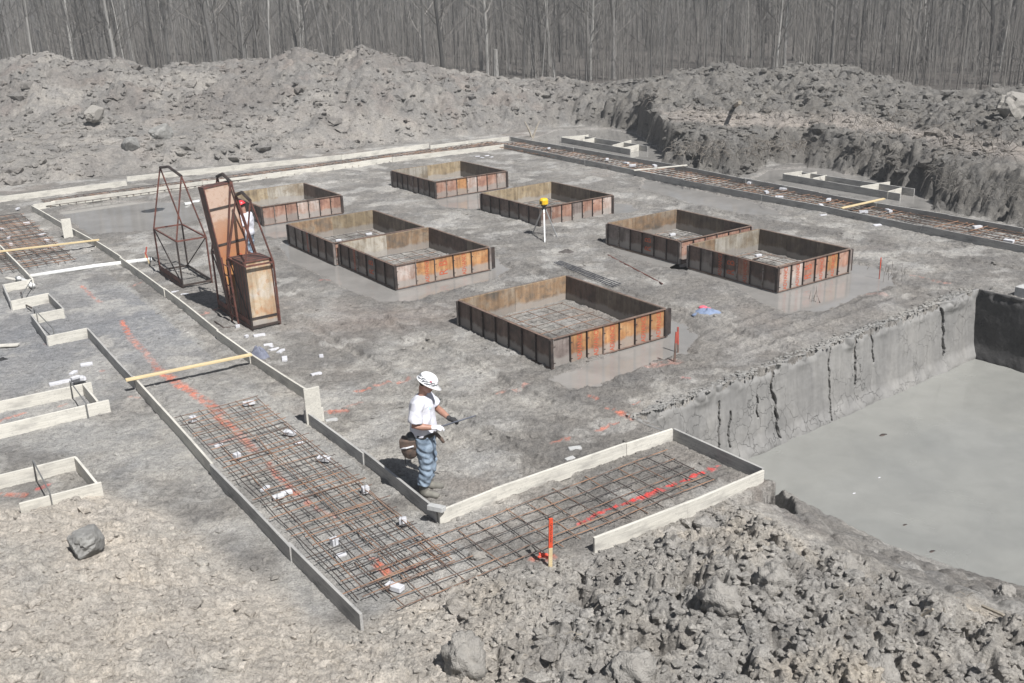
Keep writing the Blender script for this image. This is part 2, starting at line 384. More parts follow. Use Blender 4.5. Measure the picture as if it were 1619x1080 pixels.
# far bank and mound profile: px column, base y, bank z, foot y, foot z, crest y, crest run
PROF = [(-700, 330, .9, 250, 1.1, 130, 13), (-300, 322, .9, 235, 1.1, 110, 13), (0, 298, .8, 212, 1.1, 95, 12), (75, 291, .8, 210, 1.1, 82, 12), (125, 286, .8, 208, 1.1, 99, 12), (190, 278, .8, 206, 1.1, 92, 12), (245, 272, .8, 204, 1.1, 115, 12), (275, 269, .8, 203, 1.1, 105, 12), (350, 262, .8, 200, 1.1, 100, 12), (430, 250, .8, 196, 1.1, 93, 12), (470, 247, .8, 194, 1.1, 75, 12), (530, 240, .8, 192, 1.1, 92, 12), (570, 236, .8, 190, 1.1, 71, 12), (620, 229, .7, 188, 1.1, 90, 12), (690, 220, .6, 186, 1.0, 110, 11), (750, 213, .6, 184, 1.0, 119, 11), (830, 206, .6, 182, .9, 129, 10), (900, 200, .8, 176, 1.0, 129, 9), (950, 201, .9, 172, 1.1, 142, 7), (1010, 210, 1.0, 180, 1.15, 130, 8), (1035, 232, 1.1, 184, 1.2, 127, 9), (1060, 262, 1.1, 186, 1.2, 123, 10), (1110, 273, 1.1, 188, 1.2, 114, 11), (1150, 280, 1.1, 190, 1.2, 102, 11), (1185, 278, 1.1, 192, 1.2, 117, 11), (1215, 262, 1.1, 194, 1.2, 116, 11), (1260, 260, 1.1, 196, 1.2, 109, 11), (1340, 273, 1.1, 200, 1.2, 111, 11), (1400, 288, 1.1, 205, 1.2, 127, 10), (1450, 304, 1.1, 215, 1.2, 143, 10), (1480, 330, 1.1, 225, 1.3, 150, 10), (1540, 345, 1.1, 235, 1.3, 153, 10), (1600, 358, 1.1, 245, 1.3, 148, 10), (1700, 378, 1.1, 255, 1.3, 150, 10), (2000, 430, 1.1, 300, 1.4, 190, 10), (2400, 500, 1.1, 340, 1.4, 220, 10)]
_pf = []
for px, by, bz, fy, fz, cy_, run in PROF:
    az, r0 = azr(px, by); _, rf = azr(px, fy, fz); rcst = rf + run
    _pf.append((az, r0, bz, rf, fz, rcst, zat(px, cy_, rcst), azr(px, cy_, 2.5)[0]))
_pf = np.array(_pf)
def forest_z(r_): return 1.0 + .02 * np.clip(r_ - 78, 0, None) + .00006 * np.clip(r_ - 78, 0, None) ** 2
def terrain(X, Y, want='h', detail=True):
    A_ = X * AX.x + Y * AX.y; B_ = X * BX.x + Y * BX.y
    r_ = np.hypot(X, Y); az = np.arctan2(X, Y)
    near = 1 - sstep(26, 40, r_)
    # ---- pad
    n1 = fbm(X * .35, Y * .35, 3, 1); n2 = fbm(X * 1.7, Y * 1.7, 4, 5); n3 = fbm(X * 9, Y * 9, 3, 9)
    rough = sstep(-.1, .35, fbm(X * .28 + 9, Y * .28, 3, 33)) * .8 + .2
    h = .028 + .012 * n1 + .03 * n2 * rough + .017 * n3
    h += .03 * lumps(X * 4.5, Y * 4.5, 3, .45) * rough + .014 * lumps(X * 13, Y * 13, 4, .5)
    h += (.012 * lumps(X * 24, Y * 24, 6, .5) + .01 * vnoise(X * 30, Y * 30, 7)) * near
    trench = ((B_ < 5.55) & (A_ > -38)).astype(float) * (1 - sstep(-.05, 0, A_ + 7.5) * 0)
    h = h * (1 - .45 * trench)
    # tyre and foot tracks on the pad
    tr = np.abs(np.sin(B_ * 1.9 + n1 * 4)); h += .02 * sstep(.85, 1, tr) * rough
    for (ta, tb, tw) in TRACKS:
        dt_ = segd(X + .15 * n1, Y + .15 * n1, ta, tb); lug = .5 + .5 * np.sin((X * (tb[0] - ta[0]) + Y * (tb[1] - ta[1])) / math.hypot(tb[0] - ta[0], tb[1] - ta[1]) * 2 * math.pi / .16)
        h = h - (.035 + .018 * lug) * (1 - sstep(tw * .6, tw, dt_)) + .03 * np.exp(-((dt_ - tw * 1.25) / .07) ** 2)
    fx = X * 2.6; fy = Y * 3.4; h = h - .05 * lumps(fx + .3 * n2, fy, 8, .3) * sstep(-.15, .2, fbm(X * .3 + 5, Y * .3, 2, 35))
    # puddle hollows
    wet = np.zeros_like(X); sub = np.zeros_like(X)
    for P in list(PUDS.values()) + list(BACKW.values()):
        d = sdist(X + .18 * n2, Y + .18 * n3, P); k = sstep(-.12, .22, d)
        h = h * (1 - k) + (-.055 + .012 * n2) * k; wet = np.maximum(wet, sstep(-.75, -.02, d))
        sub = np.maximum(sub, k)
    # ---- far bank, shelf, mound, forest floor
    wx = .035 * fbm(X * .5, Y * .5, 4, 50) * 1.3
    azw = az + wx * .35
    rw = r_ + (.9 * fbm(X * .8, Y * .8, 4, 70) + .5 * ridged(X * .35, Y * .35, 3, 71))
    ip = lambda c: np.interp(azw, _pf[:, 0], _pf[:, c])
    r0 = ip(1); bz = ip(2); rf = ip(3); fz = ip(4)
    azc = az; rc_ = np.interp(azc, _pf[:, 7], _pf[:, 5]); zc = np.interp(azc, _pf[:, 7], _pf[:, 6])
    rightside = sstep(.02, .12, az)
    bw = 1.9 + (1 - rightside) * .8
    fz_b = forest_z(r_)
    bank = sstep(0, 1, (rw - r0) / bw) * bz
    t2 = np.clip((rw - r0 - bw) / np.maximum(rf - r0 - bw, .5), 0, 1); bank = bank + (fz - bz) * t2
    mt = np.clip((rw - rf) / np.maximum(rc_ - rf, 1), 0, 1); prof = np.sin(mt * math.pi / 2) ** 1.25
    mz = bank + (zc - fz - .22) * prof
    back = sstep(1.0, 9.0, r_ - rc_)
    mz = mz * (1 - back) + fz_b * back
    farm = sstep(0, .4, rw - r0)
    mm = farm * (1 - back)               # earthy mound area
    clod = .36 * lumps(X * .55, Y * .55, 11, .45) + .26 * lumps(X * 1.5 + n2 * .4, Y * 1.5, 12, .65) + .13 * lumps(X * 3.4, Y * 3.4, 13, .7) + .05 * lumps(X * 8, Y * 8, 14, .7)
    rid = .6 * ridged(X * .7, Y * .7, 5, 15) + .26 * fbm(X * 2.4, Y * 2.4, 5, 16)
    inten = .35 + .65 * np.clip(mt * 3, 0, 1)
    crest_damp = 1 - .3 * sstep(.8, 1, mt)
    far_h = mz + mm * inten * (clod * .75 + rid * .55 - .12) * crest_damp + back * .12 * fbm(X * .5, Y * .5, 4, 18)
    strat = np.clip(rightside, 0, 1) * mm
    far_h += strat * .12 * ridged(X * 5, Y * 5, 3, 22) * inten
    edge = np.exp(-((rw - r0 - .8) / 1.3) ** 2) * mm * rightside; far_h += edge * (.3 * lumps(X * 1.1 + .5 * n2, Y * 1.1 + .4 * n3, 24, .6) + .3 * lumps(X * 2.3 + .4 * n3, Y * 2.3, 26, .6) + .16 * lumps(X * 5, Y * 5, 27, .7) + .7 * fbm(X * 1.3, Y * 1.3, 5, 25) - .45)
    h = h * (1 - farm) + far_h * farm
    # ---- foreground mound
    d = sdist(X + .12 * n2, Y + .12 * n2, FRONTP)
    left = 1 - sstep(-1.6, .3, X + .15 * (Y - 10))
    k = sstep(-.05, 1.7, d)
    top = (.42 + .35 * sstep(1.0, 4, d)) * k
    big = .2 * lumps(X * 1.4 + .5 * n2, Y * 1.4 + .3 * n3, 31, .5) + .12 * lumps(X * 2.9 + .5 * n3, Y * 2.9 + .5 * n2, 32, .6) + .085 * lumps(X * 5.8 + .4 * n3, Y * 5.8, 33, .65) + .045 * lumps(X * 12, Y * 12, 34, .7) + .02 * lumps(X * 25, Y * 25, 38, .7)
    szm = sstep(-.25, .35, fbm(X * .75 + 4, Y * .75, 3, 49)); big = big * (.3 + .6 * szm)
    big = big - .2 * sstep(.05, .4, fbm(X * 1.9, Y * 1.9, 4, 39)) - .07 * sstep(.1, .35, fbm(X * 5.2, Y * 5.2, 3, 37))
    rg = .1 * ridged(X * 2.2, Y * 2.2, 6, 35) + .07 * fbm(X * 7, Y * 7, 5, 36)
    pl = .06 * fbm(X * 1.1, Y * 1.1, 4, 40) + .03 * fbm(X * 5, Y * 5, 5, 41, .6) + .075 * lumps(X * 3 + .6 * n3, Y * 3 + .6 * n2, 42, .3) + .045 * lumps(X * 7.5 + .5 * n3, Y * 7.5, 45, .4) + .012 * lumps(X * 22, Y * 22, 48, .4)
    crk = crease(X * 4.2 + n2 * .9, Y * 4.2 + n3 * .4, 43); crk2 = crease(X * 10 + n2, Y * 10 + n3, 44)
    km = sstep(-.1, .25, fbm(X * .8, Y * .8, 3, 46))
    pl = pl - .035 * (1 - sstep(0, .12, crk)) * km - .014 * (1 - sstep(0, .14, crk2))
    fr_rough = (1 - left) * (big * 1.05 + rg - .1) + left * pl
    kk = sstep(-.1, .35, d)
    hole = 0
    h = h * (1 - kk) + (h * .3 + top + fr_rough * sstep(0, .5, d)) * kk
    # bank down to the pit water
    inp = inpoly(X, Y, PITP)
    dn = np.full_like(X, 9.)
    ks = [2.6, 1.1, .7, .55, .5, .45]
    pts = [tuple(Cc[:2])] + WLINE
    for i in range(len(pts) - 1): dn = np.minimum(dn, segd(X, Y, pts[i], pts[i + 1]) * ks[min(i, 5)])
    bankz = WZ - .03 + dn + .05 * n2 + .03 * n3 + .09 * lumps(X * 3.3, Y * 3.3, 47, .6) * sstep(.1, .6, dn)
    nearbank = ((B_ > 9.97) & (A_ > -11.1)) | ((A_ > -8.2) & (B_ > 9.0))
    dd_ = np.clip(.5 + .5 * (bankz - h) / .3, 0, 1); smin_ = bankz * (1 - dd_) + h * dd_ - .3 * dd_ * (1 - dd_)
    h = np.where(nearbank, smin_, h)
    h = np.where(inp, WZ - .35, h)
    if want == 'h': return h
    # ---- colours (albedo of the soil kinds)
    c = np.zeros(X.shape + (3,)); 
    def put(mask, col):
        nonlocal c; mask = mask[..., None]; c = c * (1 - mask) + np.array(col) * mask
    one = np.ones_like(X); q1 = fbm(X * .6, Y * .6, 5, 60); q2 = fbm(X * 2.6, Y * 2.6, 4, 61); q3 = fbm(X * .22, Y * .22, 4, 62)
    put(one, (.25, .238, .221)); put(sstep(-.05, .4, q1), (.3, .287, .267)); put(sstep(.1, .5, q2) * .6, (.4, .388, .368))
    put(sstep(.05, .35, -q1) * .7, (.19, .18, .168)); put(sstep(.12, .4, q3) * .55, (.26, .225, .2))
    nl = (B_ < 5.6) & (A_ > -30); put(nl * sstep(-.3, .3, q1 + q3) * .8, (.37, .364, .35))
    put(np.exp(-((A_ + 22) / 4) ** 2) * (B_ < 5.5) * (B_ > -3) * .75, (.25, .257, .272))
    dry = np.exp(-(np.hypot(X + 3.5, Y - 16) / 4.5) ** 2); put(dry * .7 * sstep(-.5, .3, q2), (.42, .402, .37))
    put(sstep(-.02, .14, fbm(X * .38 + 3, Y * .38, 5, 66)) * (1 - nl) * .65, (.185, .175, .163)); put(sstep(.08, .25, fbm(X * .8 + 13, Y * .8, 5, 67)) * .6, (.44, .425, .4))
    rg_ = np.exp(-((np.hypot((X - 6) / 3.5, (Y - 19) / 3.5)) ** 2)); put(rg_ * .5, (.225, .208, .192))
    dk = np.exp(-((np.hypot((X + 2.6) / 1.6, (Y - 20.5) / .9)) ** 2)); put(dk * .6, (.19, .155, .135))
    put(wet * (1 - sub) * .7, (.19, .18, .168)); put(sub, (.3, .28, .26))
    # mounds
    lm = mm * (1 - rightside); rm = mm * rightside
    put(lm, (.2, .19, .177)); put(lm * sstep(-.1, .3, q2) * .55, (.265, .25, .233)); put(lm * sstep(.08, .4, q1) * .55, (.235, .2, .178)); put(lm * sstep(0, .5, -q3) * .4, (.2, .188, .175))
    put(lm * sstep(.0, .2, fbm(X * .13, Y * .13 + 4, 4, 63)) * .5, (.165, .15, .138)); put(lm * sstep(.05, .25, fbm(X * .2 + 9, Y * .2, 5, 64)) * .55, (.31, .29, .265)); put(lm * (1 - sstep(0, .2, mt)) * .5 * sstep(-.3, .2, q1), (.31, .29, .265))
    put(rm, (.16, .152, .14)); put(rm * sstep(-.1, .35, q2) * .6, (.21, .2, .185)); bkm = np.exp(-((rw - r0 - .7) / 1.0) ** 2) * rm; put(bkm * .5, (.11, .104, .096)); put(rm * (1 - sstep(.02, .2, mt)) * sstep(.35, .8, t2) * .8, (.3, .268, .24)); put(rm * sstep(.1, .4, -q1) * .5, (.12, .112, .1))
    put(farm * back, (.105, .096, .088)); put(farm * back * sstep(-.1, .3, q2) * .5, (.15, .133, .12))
    # foreground
    put(kk, (.37, .352, .326)); put(kk * (1 - left) * sstep(.0, .3, fbm(X * 1.3 + 7, Y * 1.3, 5, 68)) * .6, (.25, .232, .21)); put(kk * left * .92, (.49, .448, .395)); put(kk * left * sstep(0, .4, q2) * .5, (.56, .52, .465)); put(kk * left * sstep(.05, .4, -q1) * .6, (.43, .41, .375)); put(kk * left * (1 - sstep(0, .09, crk)) * km * .5, (.3, .275, .245))
    put(kk * (1 - left) * sstep(.1, .4, q1) * .8, (.45, .405, .345)); put(kk * (1 - left) * sstep(.08, .4, -q2) * .45, (.29, .277, .257)); put(kk * (1 - left) * sstep(.2, .5, q3) * .5, (.4, .34, .3))
    put(nearbank * kk * (1 - sstep(.15, .6, dn)) * .7, (.2, .19, .178))
    # surveyor's spray paint on the soil
    frag = sstep(-.1, .35, fbm(X * 9, Y * 9, 4, 80) + .2) * (.7 + .3 * sstep(-.2, .2, vnoise(X * 2, Y * 2, 81)))
    for pts_, wd, col, st in PAINT:
        P = xy(pts_); dd = polyd(X + .05 * n3, Y + .05 * n2, P, False) + .03 * q2
        put((1 - sstep(wd * .35, wd, dd)) * frag * st * (~inp), col)
    return h, np.concatenate([c, np.ones(X.shape + (1,))], -1)
OR, OP = (.7, .2, .12), (.6, .28, .22)
PAINT = [([(192, 508), (204, 530)], .07, OR, .9), ([(205, 533), (240, 572), (262, 598)], .1, OP, .8), ([(250, 585), (290, 612), (330, 640), (348, 655)], .13, OR, .8),
 ([(345, 660), (380, 690), (402, 716)], .1, OR, .85), ([(425, 735), (440, 755), (475, 790), (500, 805)], .07, OR, .8), ([(500, 805), (530, 820)], .06, OP, .6), ([(592, 888), (612, 910)], .08, OR, .95), ([(645, 902), (660, 895)], .05, OR, .7),
 ([(330, 705), (390, 690)], .04, OP, .7), ([(128, 453), (158, 480)], .06, OR, .7), ([(205, 455), (225, 448)], .06, OP, .5), ([(320, 500), (350, 488)], .07, OP, .7),
 ([(565, 622), (582, 618)], .07, OR, .75), ([(595, 612), (625, 606), (652, 600)], .07, OP, .8), ([(515, 655), (545, 652)], .1, OR, .7), ([(550, 645), (570, 640)], .07, OP, .55),
 ([(785, 625), (835, 612)], .05, OP, .6), ([(872, 703), (900, 696)], .06, OR, .8), ([(945, 680), (975, 672)], .06, OR, .8), ([(932, 628), (945, 632)], .05, OR, .8), ([(980, 655), (1000, 665)], .09, OR, .9), ([(1000, 640), (1012, 636)], .06, OR, .7), ([(960, 648), (968, 650)], .05, OR, .5),
 ([(1020, 580), (1065, 576)], .2, (.62, .3, .24), .6), ([(1080, 600), (1090, 603)], .06, (.6, .1, .09), .7),
 ([(905, 838), (940, 818), (985, 802), (1040, 778), (1080, 764), (1135, 741)], .045, (.85, .05, .04), .95), ([(995, 798), (1050, 776)], .07, (.85, .05, .04), .7),
 ([(1438, 438), (1500, 450)], .05, OP, .7), ([(1370, 465), (1400, 468)], .1, (.5, .3, .26), .5), ([(505, 445), (545, 440)], .07, (.6, .22, .18), .6),
 ([(5, 783), (38, 785)], .08, OR, .8), ([(62, 775), (78, 768)], .07, (.8, .1, .08), .8), ([(5, 665), (15, 662)], .06, OR, .7), ([(25, 659), (38, 655)], .06, OR, .8), ([(95, 645), (105, 640)], .06, OP, .6), ([(160, 588), (164, 586)], .05, OR, .6), ([(75, 545), (100, 535)], .1, (.55, .3, .27), .4), ([(205, 628), (220, 630)], .05, OP, .6), ([(845, 886), (870, 884)], .1, OR, .8),
 ([(240, 348), (280, 342)], .12, (.5, .3, .24), .5)]
az_st = .0016; azs = np.arange(-R(44), R(44), az_st)
rr = [5.0]
while rr[-1] < 84: r1 = rr[-1]; rr.append(r1 + min(.0016 * (r1 * r1 + 44) / 6.65, max(.0022 * r1, .02)))
rr = np.array(rr)
def polar_sheet(azs, rr):
    AZ, RR = np.meshgrid(azs, rr); X = RR * np.sin(AZ); Y = RR * np.cos(AZ)
    h, c = terrain(X, Y, 'c'); V = np.stack([X, Y, h], -1).reshape(-1, 3)
    n, m_ = len(rr), len(azs); i = np.arange(n - 1)[:, None] * m_ + np.arange(m_ - 1)[None]; i = i.ravel()
    return V, np.stack([i, i + 1, i + m_ + 1, i + m_], 1)[:, ::-1].copy()[:, [3, 2, 1, 0]], c.reshape(-1, 4)
_tc = terrain
def terrain(X, Y, want='h'):
    q = _tc(X, Y, want)
    if want == 'h': return q
    h, c = q; g = c[..., :3].mean(-1, keepdims=True); sat = (c[..., :1] - c[..., 2:3]) / np.maximum(g, .01); k = np.where(sat > .6, 1.0, np.interp(np.hypot(X, Y), [14, 22], [1.08, .98])[..., None])
    c = c.copy(); c[..., :3] = g + (c[..., :3] - g) * k; return h, c
V1, F1, C1 = polar_sheet(azs, rr)
r2 = [rr[-1]]
while r2[-1] < 345: r2.append(r2[-1] * 1.012)
V2, F2, C2 = polar_sheet(np.arange(-R(62), R(62), .01), np.array(r2))
a3 = np.concatenate([np.arange(-math.pi, -R(43.9), .03), [-R(43.9)]]); a4 = np.concatenate([[R(43.85)], np.arange(R(45), math.pi + .02, .03)])
r3 = np.concatenate([np.arange(.3, 5, .5), np.geomspace(5, 84, 70)])
V3, F3, C3 = polar_sheet(a3, r3); V4, F4, C4 = polar_sheet(a4, r3)
V5, F5, C5 = polar_sheet(np.arange(-R(44.2), R(44.3), .03), np.linspace(.3, 5.02, 10))
Vs = [V1, V2, V3, V4, V5]; Fs = [F1, F2, F3, F4, F5]; off = 0; Fo = []
for v, f in zip(Vs, Fs): Fo.append(f + off); off += len(v)
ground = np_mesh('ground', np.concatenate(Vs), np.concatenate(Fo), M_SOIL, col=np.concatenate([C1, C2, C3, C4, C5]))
tag(ground, 'churned grey clay of the excavation with dried mud, heaped spoil and spray paint lines', 'ground', kind='structure')
print('terrain', len(V1), time.time() - T0)
HG = V1[:, 2].reshape(len(rr), len(azs))
def hz(x, y):
    r_ = math.hypot(x, y); a_ = math.atan2(x, y)
    if r_ >= rr[-1] or abs(a_) > R(43.5): return float(terrain(np.array([x]), np.array([y]))[0])
    return float(HG[min(len(rr) - 1, int(np.searchsorted(rr, r_))), int((a_ - azs[0]) / az_st)])

# ------------------------------------------------------------------ water
def sheet(name, P, z, mat, label, cat):
    return tag(mesh_obj(name, [(x, y, z) for x, y in P], [tuple(range(len(P)))], mat), label, cat, kind='structure')
def grow(P, d):
    c = np.mean(np.array(P), 0); out = []
    for x, y in P:
        v = np.array([x, y]) - c; L = np.hypot(*v); out.append(tuple(c + v * (1 + d / L)))
    return out
PL = {'a': 'muddy puddle in front of the nearest steel form', 'b': 'muddy puddle mirroring the steel form at the right', 'b2': 'narrow puddle along the left side of the right pair of steel forms', 'c': 'muddy puddle around the middle pair of steel forms', 'd': 'puddle between the two farthest steel forms', 'e': 'small puddle right of the steel form behind the laser', 'f': 'drying mud pool inside the far left form corner', 'g': 'thin mud pool along the far right footing form', 'h': 'thin pool in front of the steel form behind the racks', 'i': 'water at the foot of the far bank', 'j': 'water at the foot of the right bank'}
for k_, P in list(PUDS.items()) + list(BACKW.items()):
    sheet('puddle', grow(P, .25), -.018, M_PUD, PL[k_], 'puddle')
sheet('pit_water', [tuple(W(-12.5, 9.2)[:2]), tuple(W(-12.5, 21.5)[:2]), tuple(W(4, 21.5)[:2]), (12, -2), (5, 2), (3.0, 8.0)], WZ, M_PIT, 'flat grey muddy water filling the deep pit at the right', 'water')

for lb_, px, py, s_ in (('small pale scrap floating on the pit water near the middle', 1350, 780, .03), ('dark twig bit floating on the pit water near the lower bank', 1430, 830, .04), ('dark clump breaking the pit water surface near the lower bank', 1473, 872, .05), ('tiny pale scrap floating on the pit water below the long wall', 1390, 755, .025), ('dark patch of mud just above the pit water below the cracked wall', 1395, 688, .08)):
    q = gp(px, py, WZ); mb = MB(); mb.ball((0, 0, 0), (s_, s_ * .5, s_ * .25), 8, Matrix.Rotation(.6, 3, 'Z')); mb.ball((s_ * .7, s_ * .3, 0), (s_ * .6, s_ * .3, s_ * .2), 8); tag(mb.obj('floating_scrap', M_CONC if 'pale' in lb_ else M_STEEL, None, q), lb_, 'debris')
# ------------------------------------------------------------------ walls of the pit
def wall_mesh(name, a0, b0, a1, b1, inward, batter, cracks, label, seed, dz=.016, mat=None):
    p0, p1 = W(a0, b0), W(a1, b1); L = (p1 - p0).length; d = (p1 - p0) / L
    nu = int(L / .018); nv = int(1.75 / dz)
    u = np.linspace(0, L, nu); v = np.linspace(0, 1, nv)[:, None] * np.ones(nu)[None]; U_, _ = np.meshgrid(u, v[:, 0])
    topz = .05 + .02 * fbm(U_ * 2, U_ * 0, 3, seed); Z = topz - v * 1.72
    depth = -Z
    o = batter * depth + .035 * fbm(U_ * .5, Z * .6, 4, seed + 3) + .014 * fbm(U_ * 2.5, Z * 2.5, 4, seed + 7) + .005 * fbm(U_ * 12, Z * 12, 3, seed + 8)
    lip = 1 - sstep(0, .16, depth); o += lip * (-.06 + .07 * lumps(U_ * 5, Z * 5, seed + 5, .7)); 
    base = sstep(1.15, 1.5, depth + .12 * fbm(U_ * 1.2, Z * 0, 3, seed + 9)); o += base * (.1 + .08 * fbm(U_ * 1.6, Z * 2, 3, seed + 6))
    o += (1 - sstep(.03, .3, depth)) * .13 * sstep(-.15, .5, fbm(U_ * 1.1, U_ * 0 + 3, 4, seed + 40)); su = np.zeros_like(U_)
    for pts_, wd, dp in cracks:
        dd = np.full(U_.shape, 9.)
        for q in range(len(pts_) - 1): dd = np.minimum(dd, segd(U_ + .05 * fbm(U_ * 4, Z * 4, 3, seed + 21), Z + .02 * vnoise(U_ * 9, Z * 9, 3), pts_[q], pts_[q + 1]))
        ww = wd * (.8 + .9 * np.abs(fbm(U_ * 3, Z * 3, 2, seed + 30))); kc = 1 - sstep(ww * .5, ww, dd); o -= dp * kc; su += kc * dp * .55
    nrm = inward
    Uq = U_ + su; V = np.stack([p0.x + d.x * Uq + nrm.x * o, p0.y + d.y * Uq + nrm.y * o, Z], -1)
    # roll the top edge back onto the pad so that wall and ground join
    for j in range(6):
        bk = V[:1].copy(); bk[..., 0] = (p0.x + d.x * U_ - nrm.x * .08)[:1]; bk[..., 1] = (p0.y + d.y * U_ - nrm.y * .08)[:1]; bk[..., 2] = .05 - .012 * (j + 1) if j else bk[..., 2]
        if j < 3: V = np.concatenate([bk, V], 0)
    nv2 = V.shape[0]; i = np.arange(nv2 - 1)[:, None] * nu + np.arange(nu - 1)[None]; i = i.ravel()
    o_ = np_mesh(name, V.reshape(-1, 3), np.stack([i, i + nu, i + nu + 1, i + 1], 1), mat or M_CLAY)
    return tag(o_, label, 'earth wall', kind='structure')
crk = []
for px, t0, t1, wd in ((1136, .25, 1.4, .014), (1152, .5, 1.1, .014), (1222, .05, 1.25, .024), (1313, .0, 1.3, .012), (1352, .05, .95, .02), (1377, .0, .6, .014), (1487, .1, 1.1, .03), (1195, .4, .75, .01)):
    u0 = (gp(px, 540) - W(-11.15, 9.98))
    # distance along the wall of the pixel column at the wall top
    best = min(np.arange(0, 10.5, .02), key=lambda q: abs((lambda P: 809.5 + F_PX * P.dot(RTv) / P.dot(FW))(W(-11.15, 9.98) + (W(-11.62, 20.5) - W(-11.15, 9.98)).normalized() * q - Vector((0, 0, CAMZ))) - px))
    pl_ = [(best, -t0)]; x_ = best; z_ = t0
    while z_ < t1: z_ += .13; x_ += rnd.uniform(-.05, .06); pl_.append((x_, -z_))
    crk.append((pl_, wd * 1.45, .36))
wall_mesh('pit_wall', -11.15, 9.98, -11.62, 20.5, AX, .12, crk, 'smooth cut clay wall above the pit water with long vertical cracks', 200)
wall_mesh('pit_wall', -11.6, 20.42, 3.0, 20.45, -BX, .08, [], 'dark shaded side wall of the pit at the right edge', 300, .03, simple('shaded_wet_clay', (.045, .043, .042), .8, (.028, .027, .027), 3, bmp=.6, bdist=.03))  # near-black: wet clay, with the shade of this sunless side put into its colour
wall_mesh('pit_wall', -9.1, 10.06, -11.2, 9.95, BX, .1, [], 'short clay wall dropping from the end of the footing form into the pit', 400, .03)

# ------------------------------------------------------------------ loose soil clods: nobody could count them
def ico():
    import bmesh
    bm = bmesh.new(); bmesh.ops.create_icosphere(bm, subdivisions=1, radius=1); v = np.array([tuple(q.co) for q in bm.verts]); f = np.array([[l.index for l in q.verts] for q in bm.faces]); bm.free(); return v, f
IV, IF = ico(); rng = np.random.default_rng(5)
def clods(name, pts, sizes, cols, label, sink=.25, flat=.75):
    n = len(pts); V = np.repeat(IV[None], n, 0)
    V = V * (1 + rng.uniform(-.33, .33, (n, len(IV), 1))); V = V * sizes[:, None, None] * np.stack([rng.uniform(.7, 1.35, n), rng.uniform(.7, 1.3, n), rng.uniform(.5, 1, n) * flat], -1)[:, None]
    a = rng.uniform(0, 6.28, n); c, s = np.cos(a)[:, None], np.sin(a)[:, None]
    V = np.stack([V[..., 0] * c - V[..., 1] * s, V[..., 0] * s + V[..., 1] * c, V[..., 2]], -1)
    V = V + pts[:, None]; V[..., 2] += sizes[:, None] * (flat * .5 - sink)
    F_ = (IF[None] + (np.arange(n) * len(IV))[:, None, None]).reshape(-1, 3)
    col = np.repeat(np.concatenate([cols, np.ones((n, 1))], 1)[:, None], len(IV), 1).reshape(-1, 4)
    return tag(np_mesh(name, V.reshape(-1, 3), F_, M_SOIL, smooth=False, col=col), label, 'soil clods', kind='stuff')
def scatter(n, azr_, rr_, smin, smax, keep, p=2.2):
    az = rng.uniform(azr_[0], azr_[1], n); r_ = np.exp(rng.uniform(math.log(rr_[0]), math.log(rr_[1]), n)); X = r_ * np.sin(az); Y = r_ * np.cos(az)
    k = keep(X, Y) > rng.uniform(0, 1, n); X, Y = X[k], Y[k]
    h, c = terrain(X, Y, 'c'); k = h > -.012; X, Y, h, c = X[k], Y[k], h[k], c[k]
    s = smin + (smax - smin) * rng.uniform(0, 1, len(X)) ** (p * 1.6)
    ok = c[:, 0] < .55
    X, Y, h, c, s = X[ok], Y[ok], h[ok], c[ok], s[ok]
    return np.stack([X, Y, h], -1), s, c[:, :3] * rng.uniform(.85, 1.15, (len(X), 1))
fr_in = lambda X, Y: np.where(sdist(X, Y, FRONTP) > .05, np.where(X + .15 * (Y - 10) > -1.2, .8, .3), 0) * ((Y > 6))
clods('soil_clods', *scatter(1000, (-.7, .7), (7.2, 13.5), .03, .13, fr_in, 1.8), 'larger broken clods lying on the near spoil heap', flat=.8)
clods('soil_clods', *scatter(52000, (-.7, .7), (7.2, 14), .006, .055, fr_in, 2.6), 'crumbled grey clods all over the near spoil heap')
def pad_keep(X, Y):
    A_ = X * AX.x + Y * AX.y; B_ = X * BX.x + Y * BX.y; n = fbm(X * .5, Y * .5, 3, 90); return np.where((A_ > -36) & (B_ < 24), sstep(-.2, .5, n) * .8 + .08, 0) * (sdist(X, Y, FRONTP) < 0)
clods('soil_clods', *scatter(20000, (-.62, .62), (10, 42), .01, .06, pad_keep), 'small mud crumbs scattered over the flat pad', flat=.6)
# crumbling lip of the pit wall
uu = rng.uniform(0, 1, 900); p0_, p1_ = W(-11.25, 9.9), W(-11.78, 20.4)
ptsl = np.stack([p0_.x + (p1_.x - p0_.x) * uu + rng.normal(0, .05, 900), p0_.y + (p1_.y - p0_.y) * uu + rng.normal(-.05, .07, 900), np.full(900, .05)], -1)
clods('soil_clods', ptsl, rng.uniform(.01, .04, 900), np.tile([.34, .33, .31], (900, 1)), 'pale crumbs along the lip above the cracked pit wall', flat=.6)
def far_keep(X, Y):
    az = np.arctan2(X, Y); r_ = np.hypot(X, Y); r0 = np.interp(az, _pf[:, 0], _pf[:, 1]); rc = np.interp(az, _pf[:, 7], _pf[:, 5]); return ((r_ > r0 + .2) & (r_ < rc + 2.5)) * (.4 + .6 * (fbm(X * .3, Y * .3, 2, 95) > -.1))
clods('soil_clods', *scatter(38000, (-.62, .66), (34, 66), .03, .17, far_keep, 2.6), 'lumps of dug clay covering the far spoil mounds', flat=.8)
clods('soil_clods', *scatter(2600, (-.62, .66), (34, 66), .12, .42, far_keep, 1.8), 'big broken clay chunks strewn over the far spoil mounds', sink=.4, flat=.7)
print('clods', time.time() - T0)

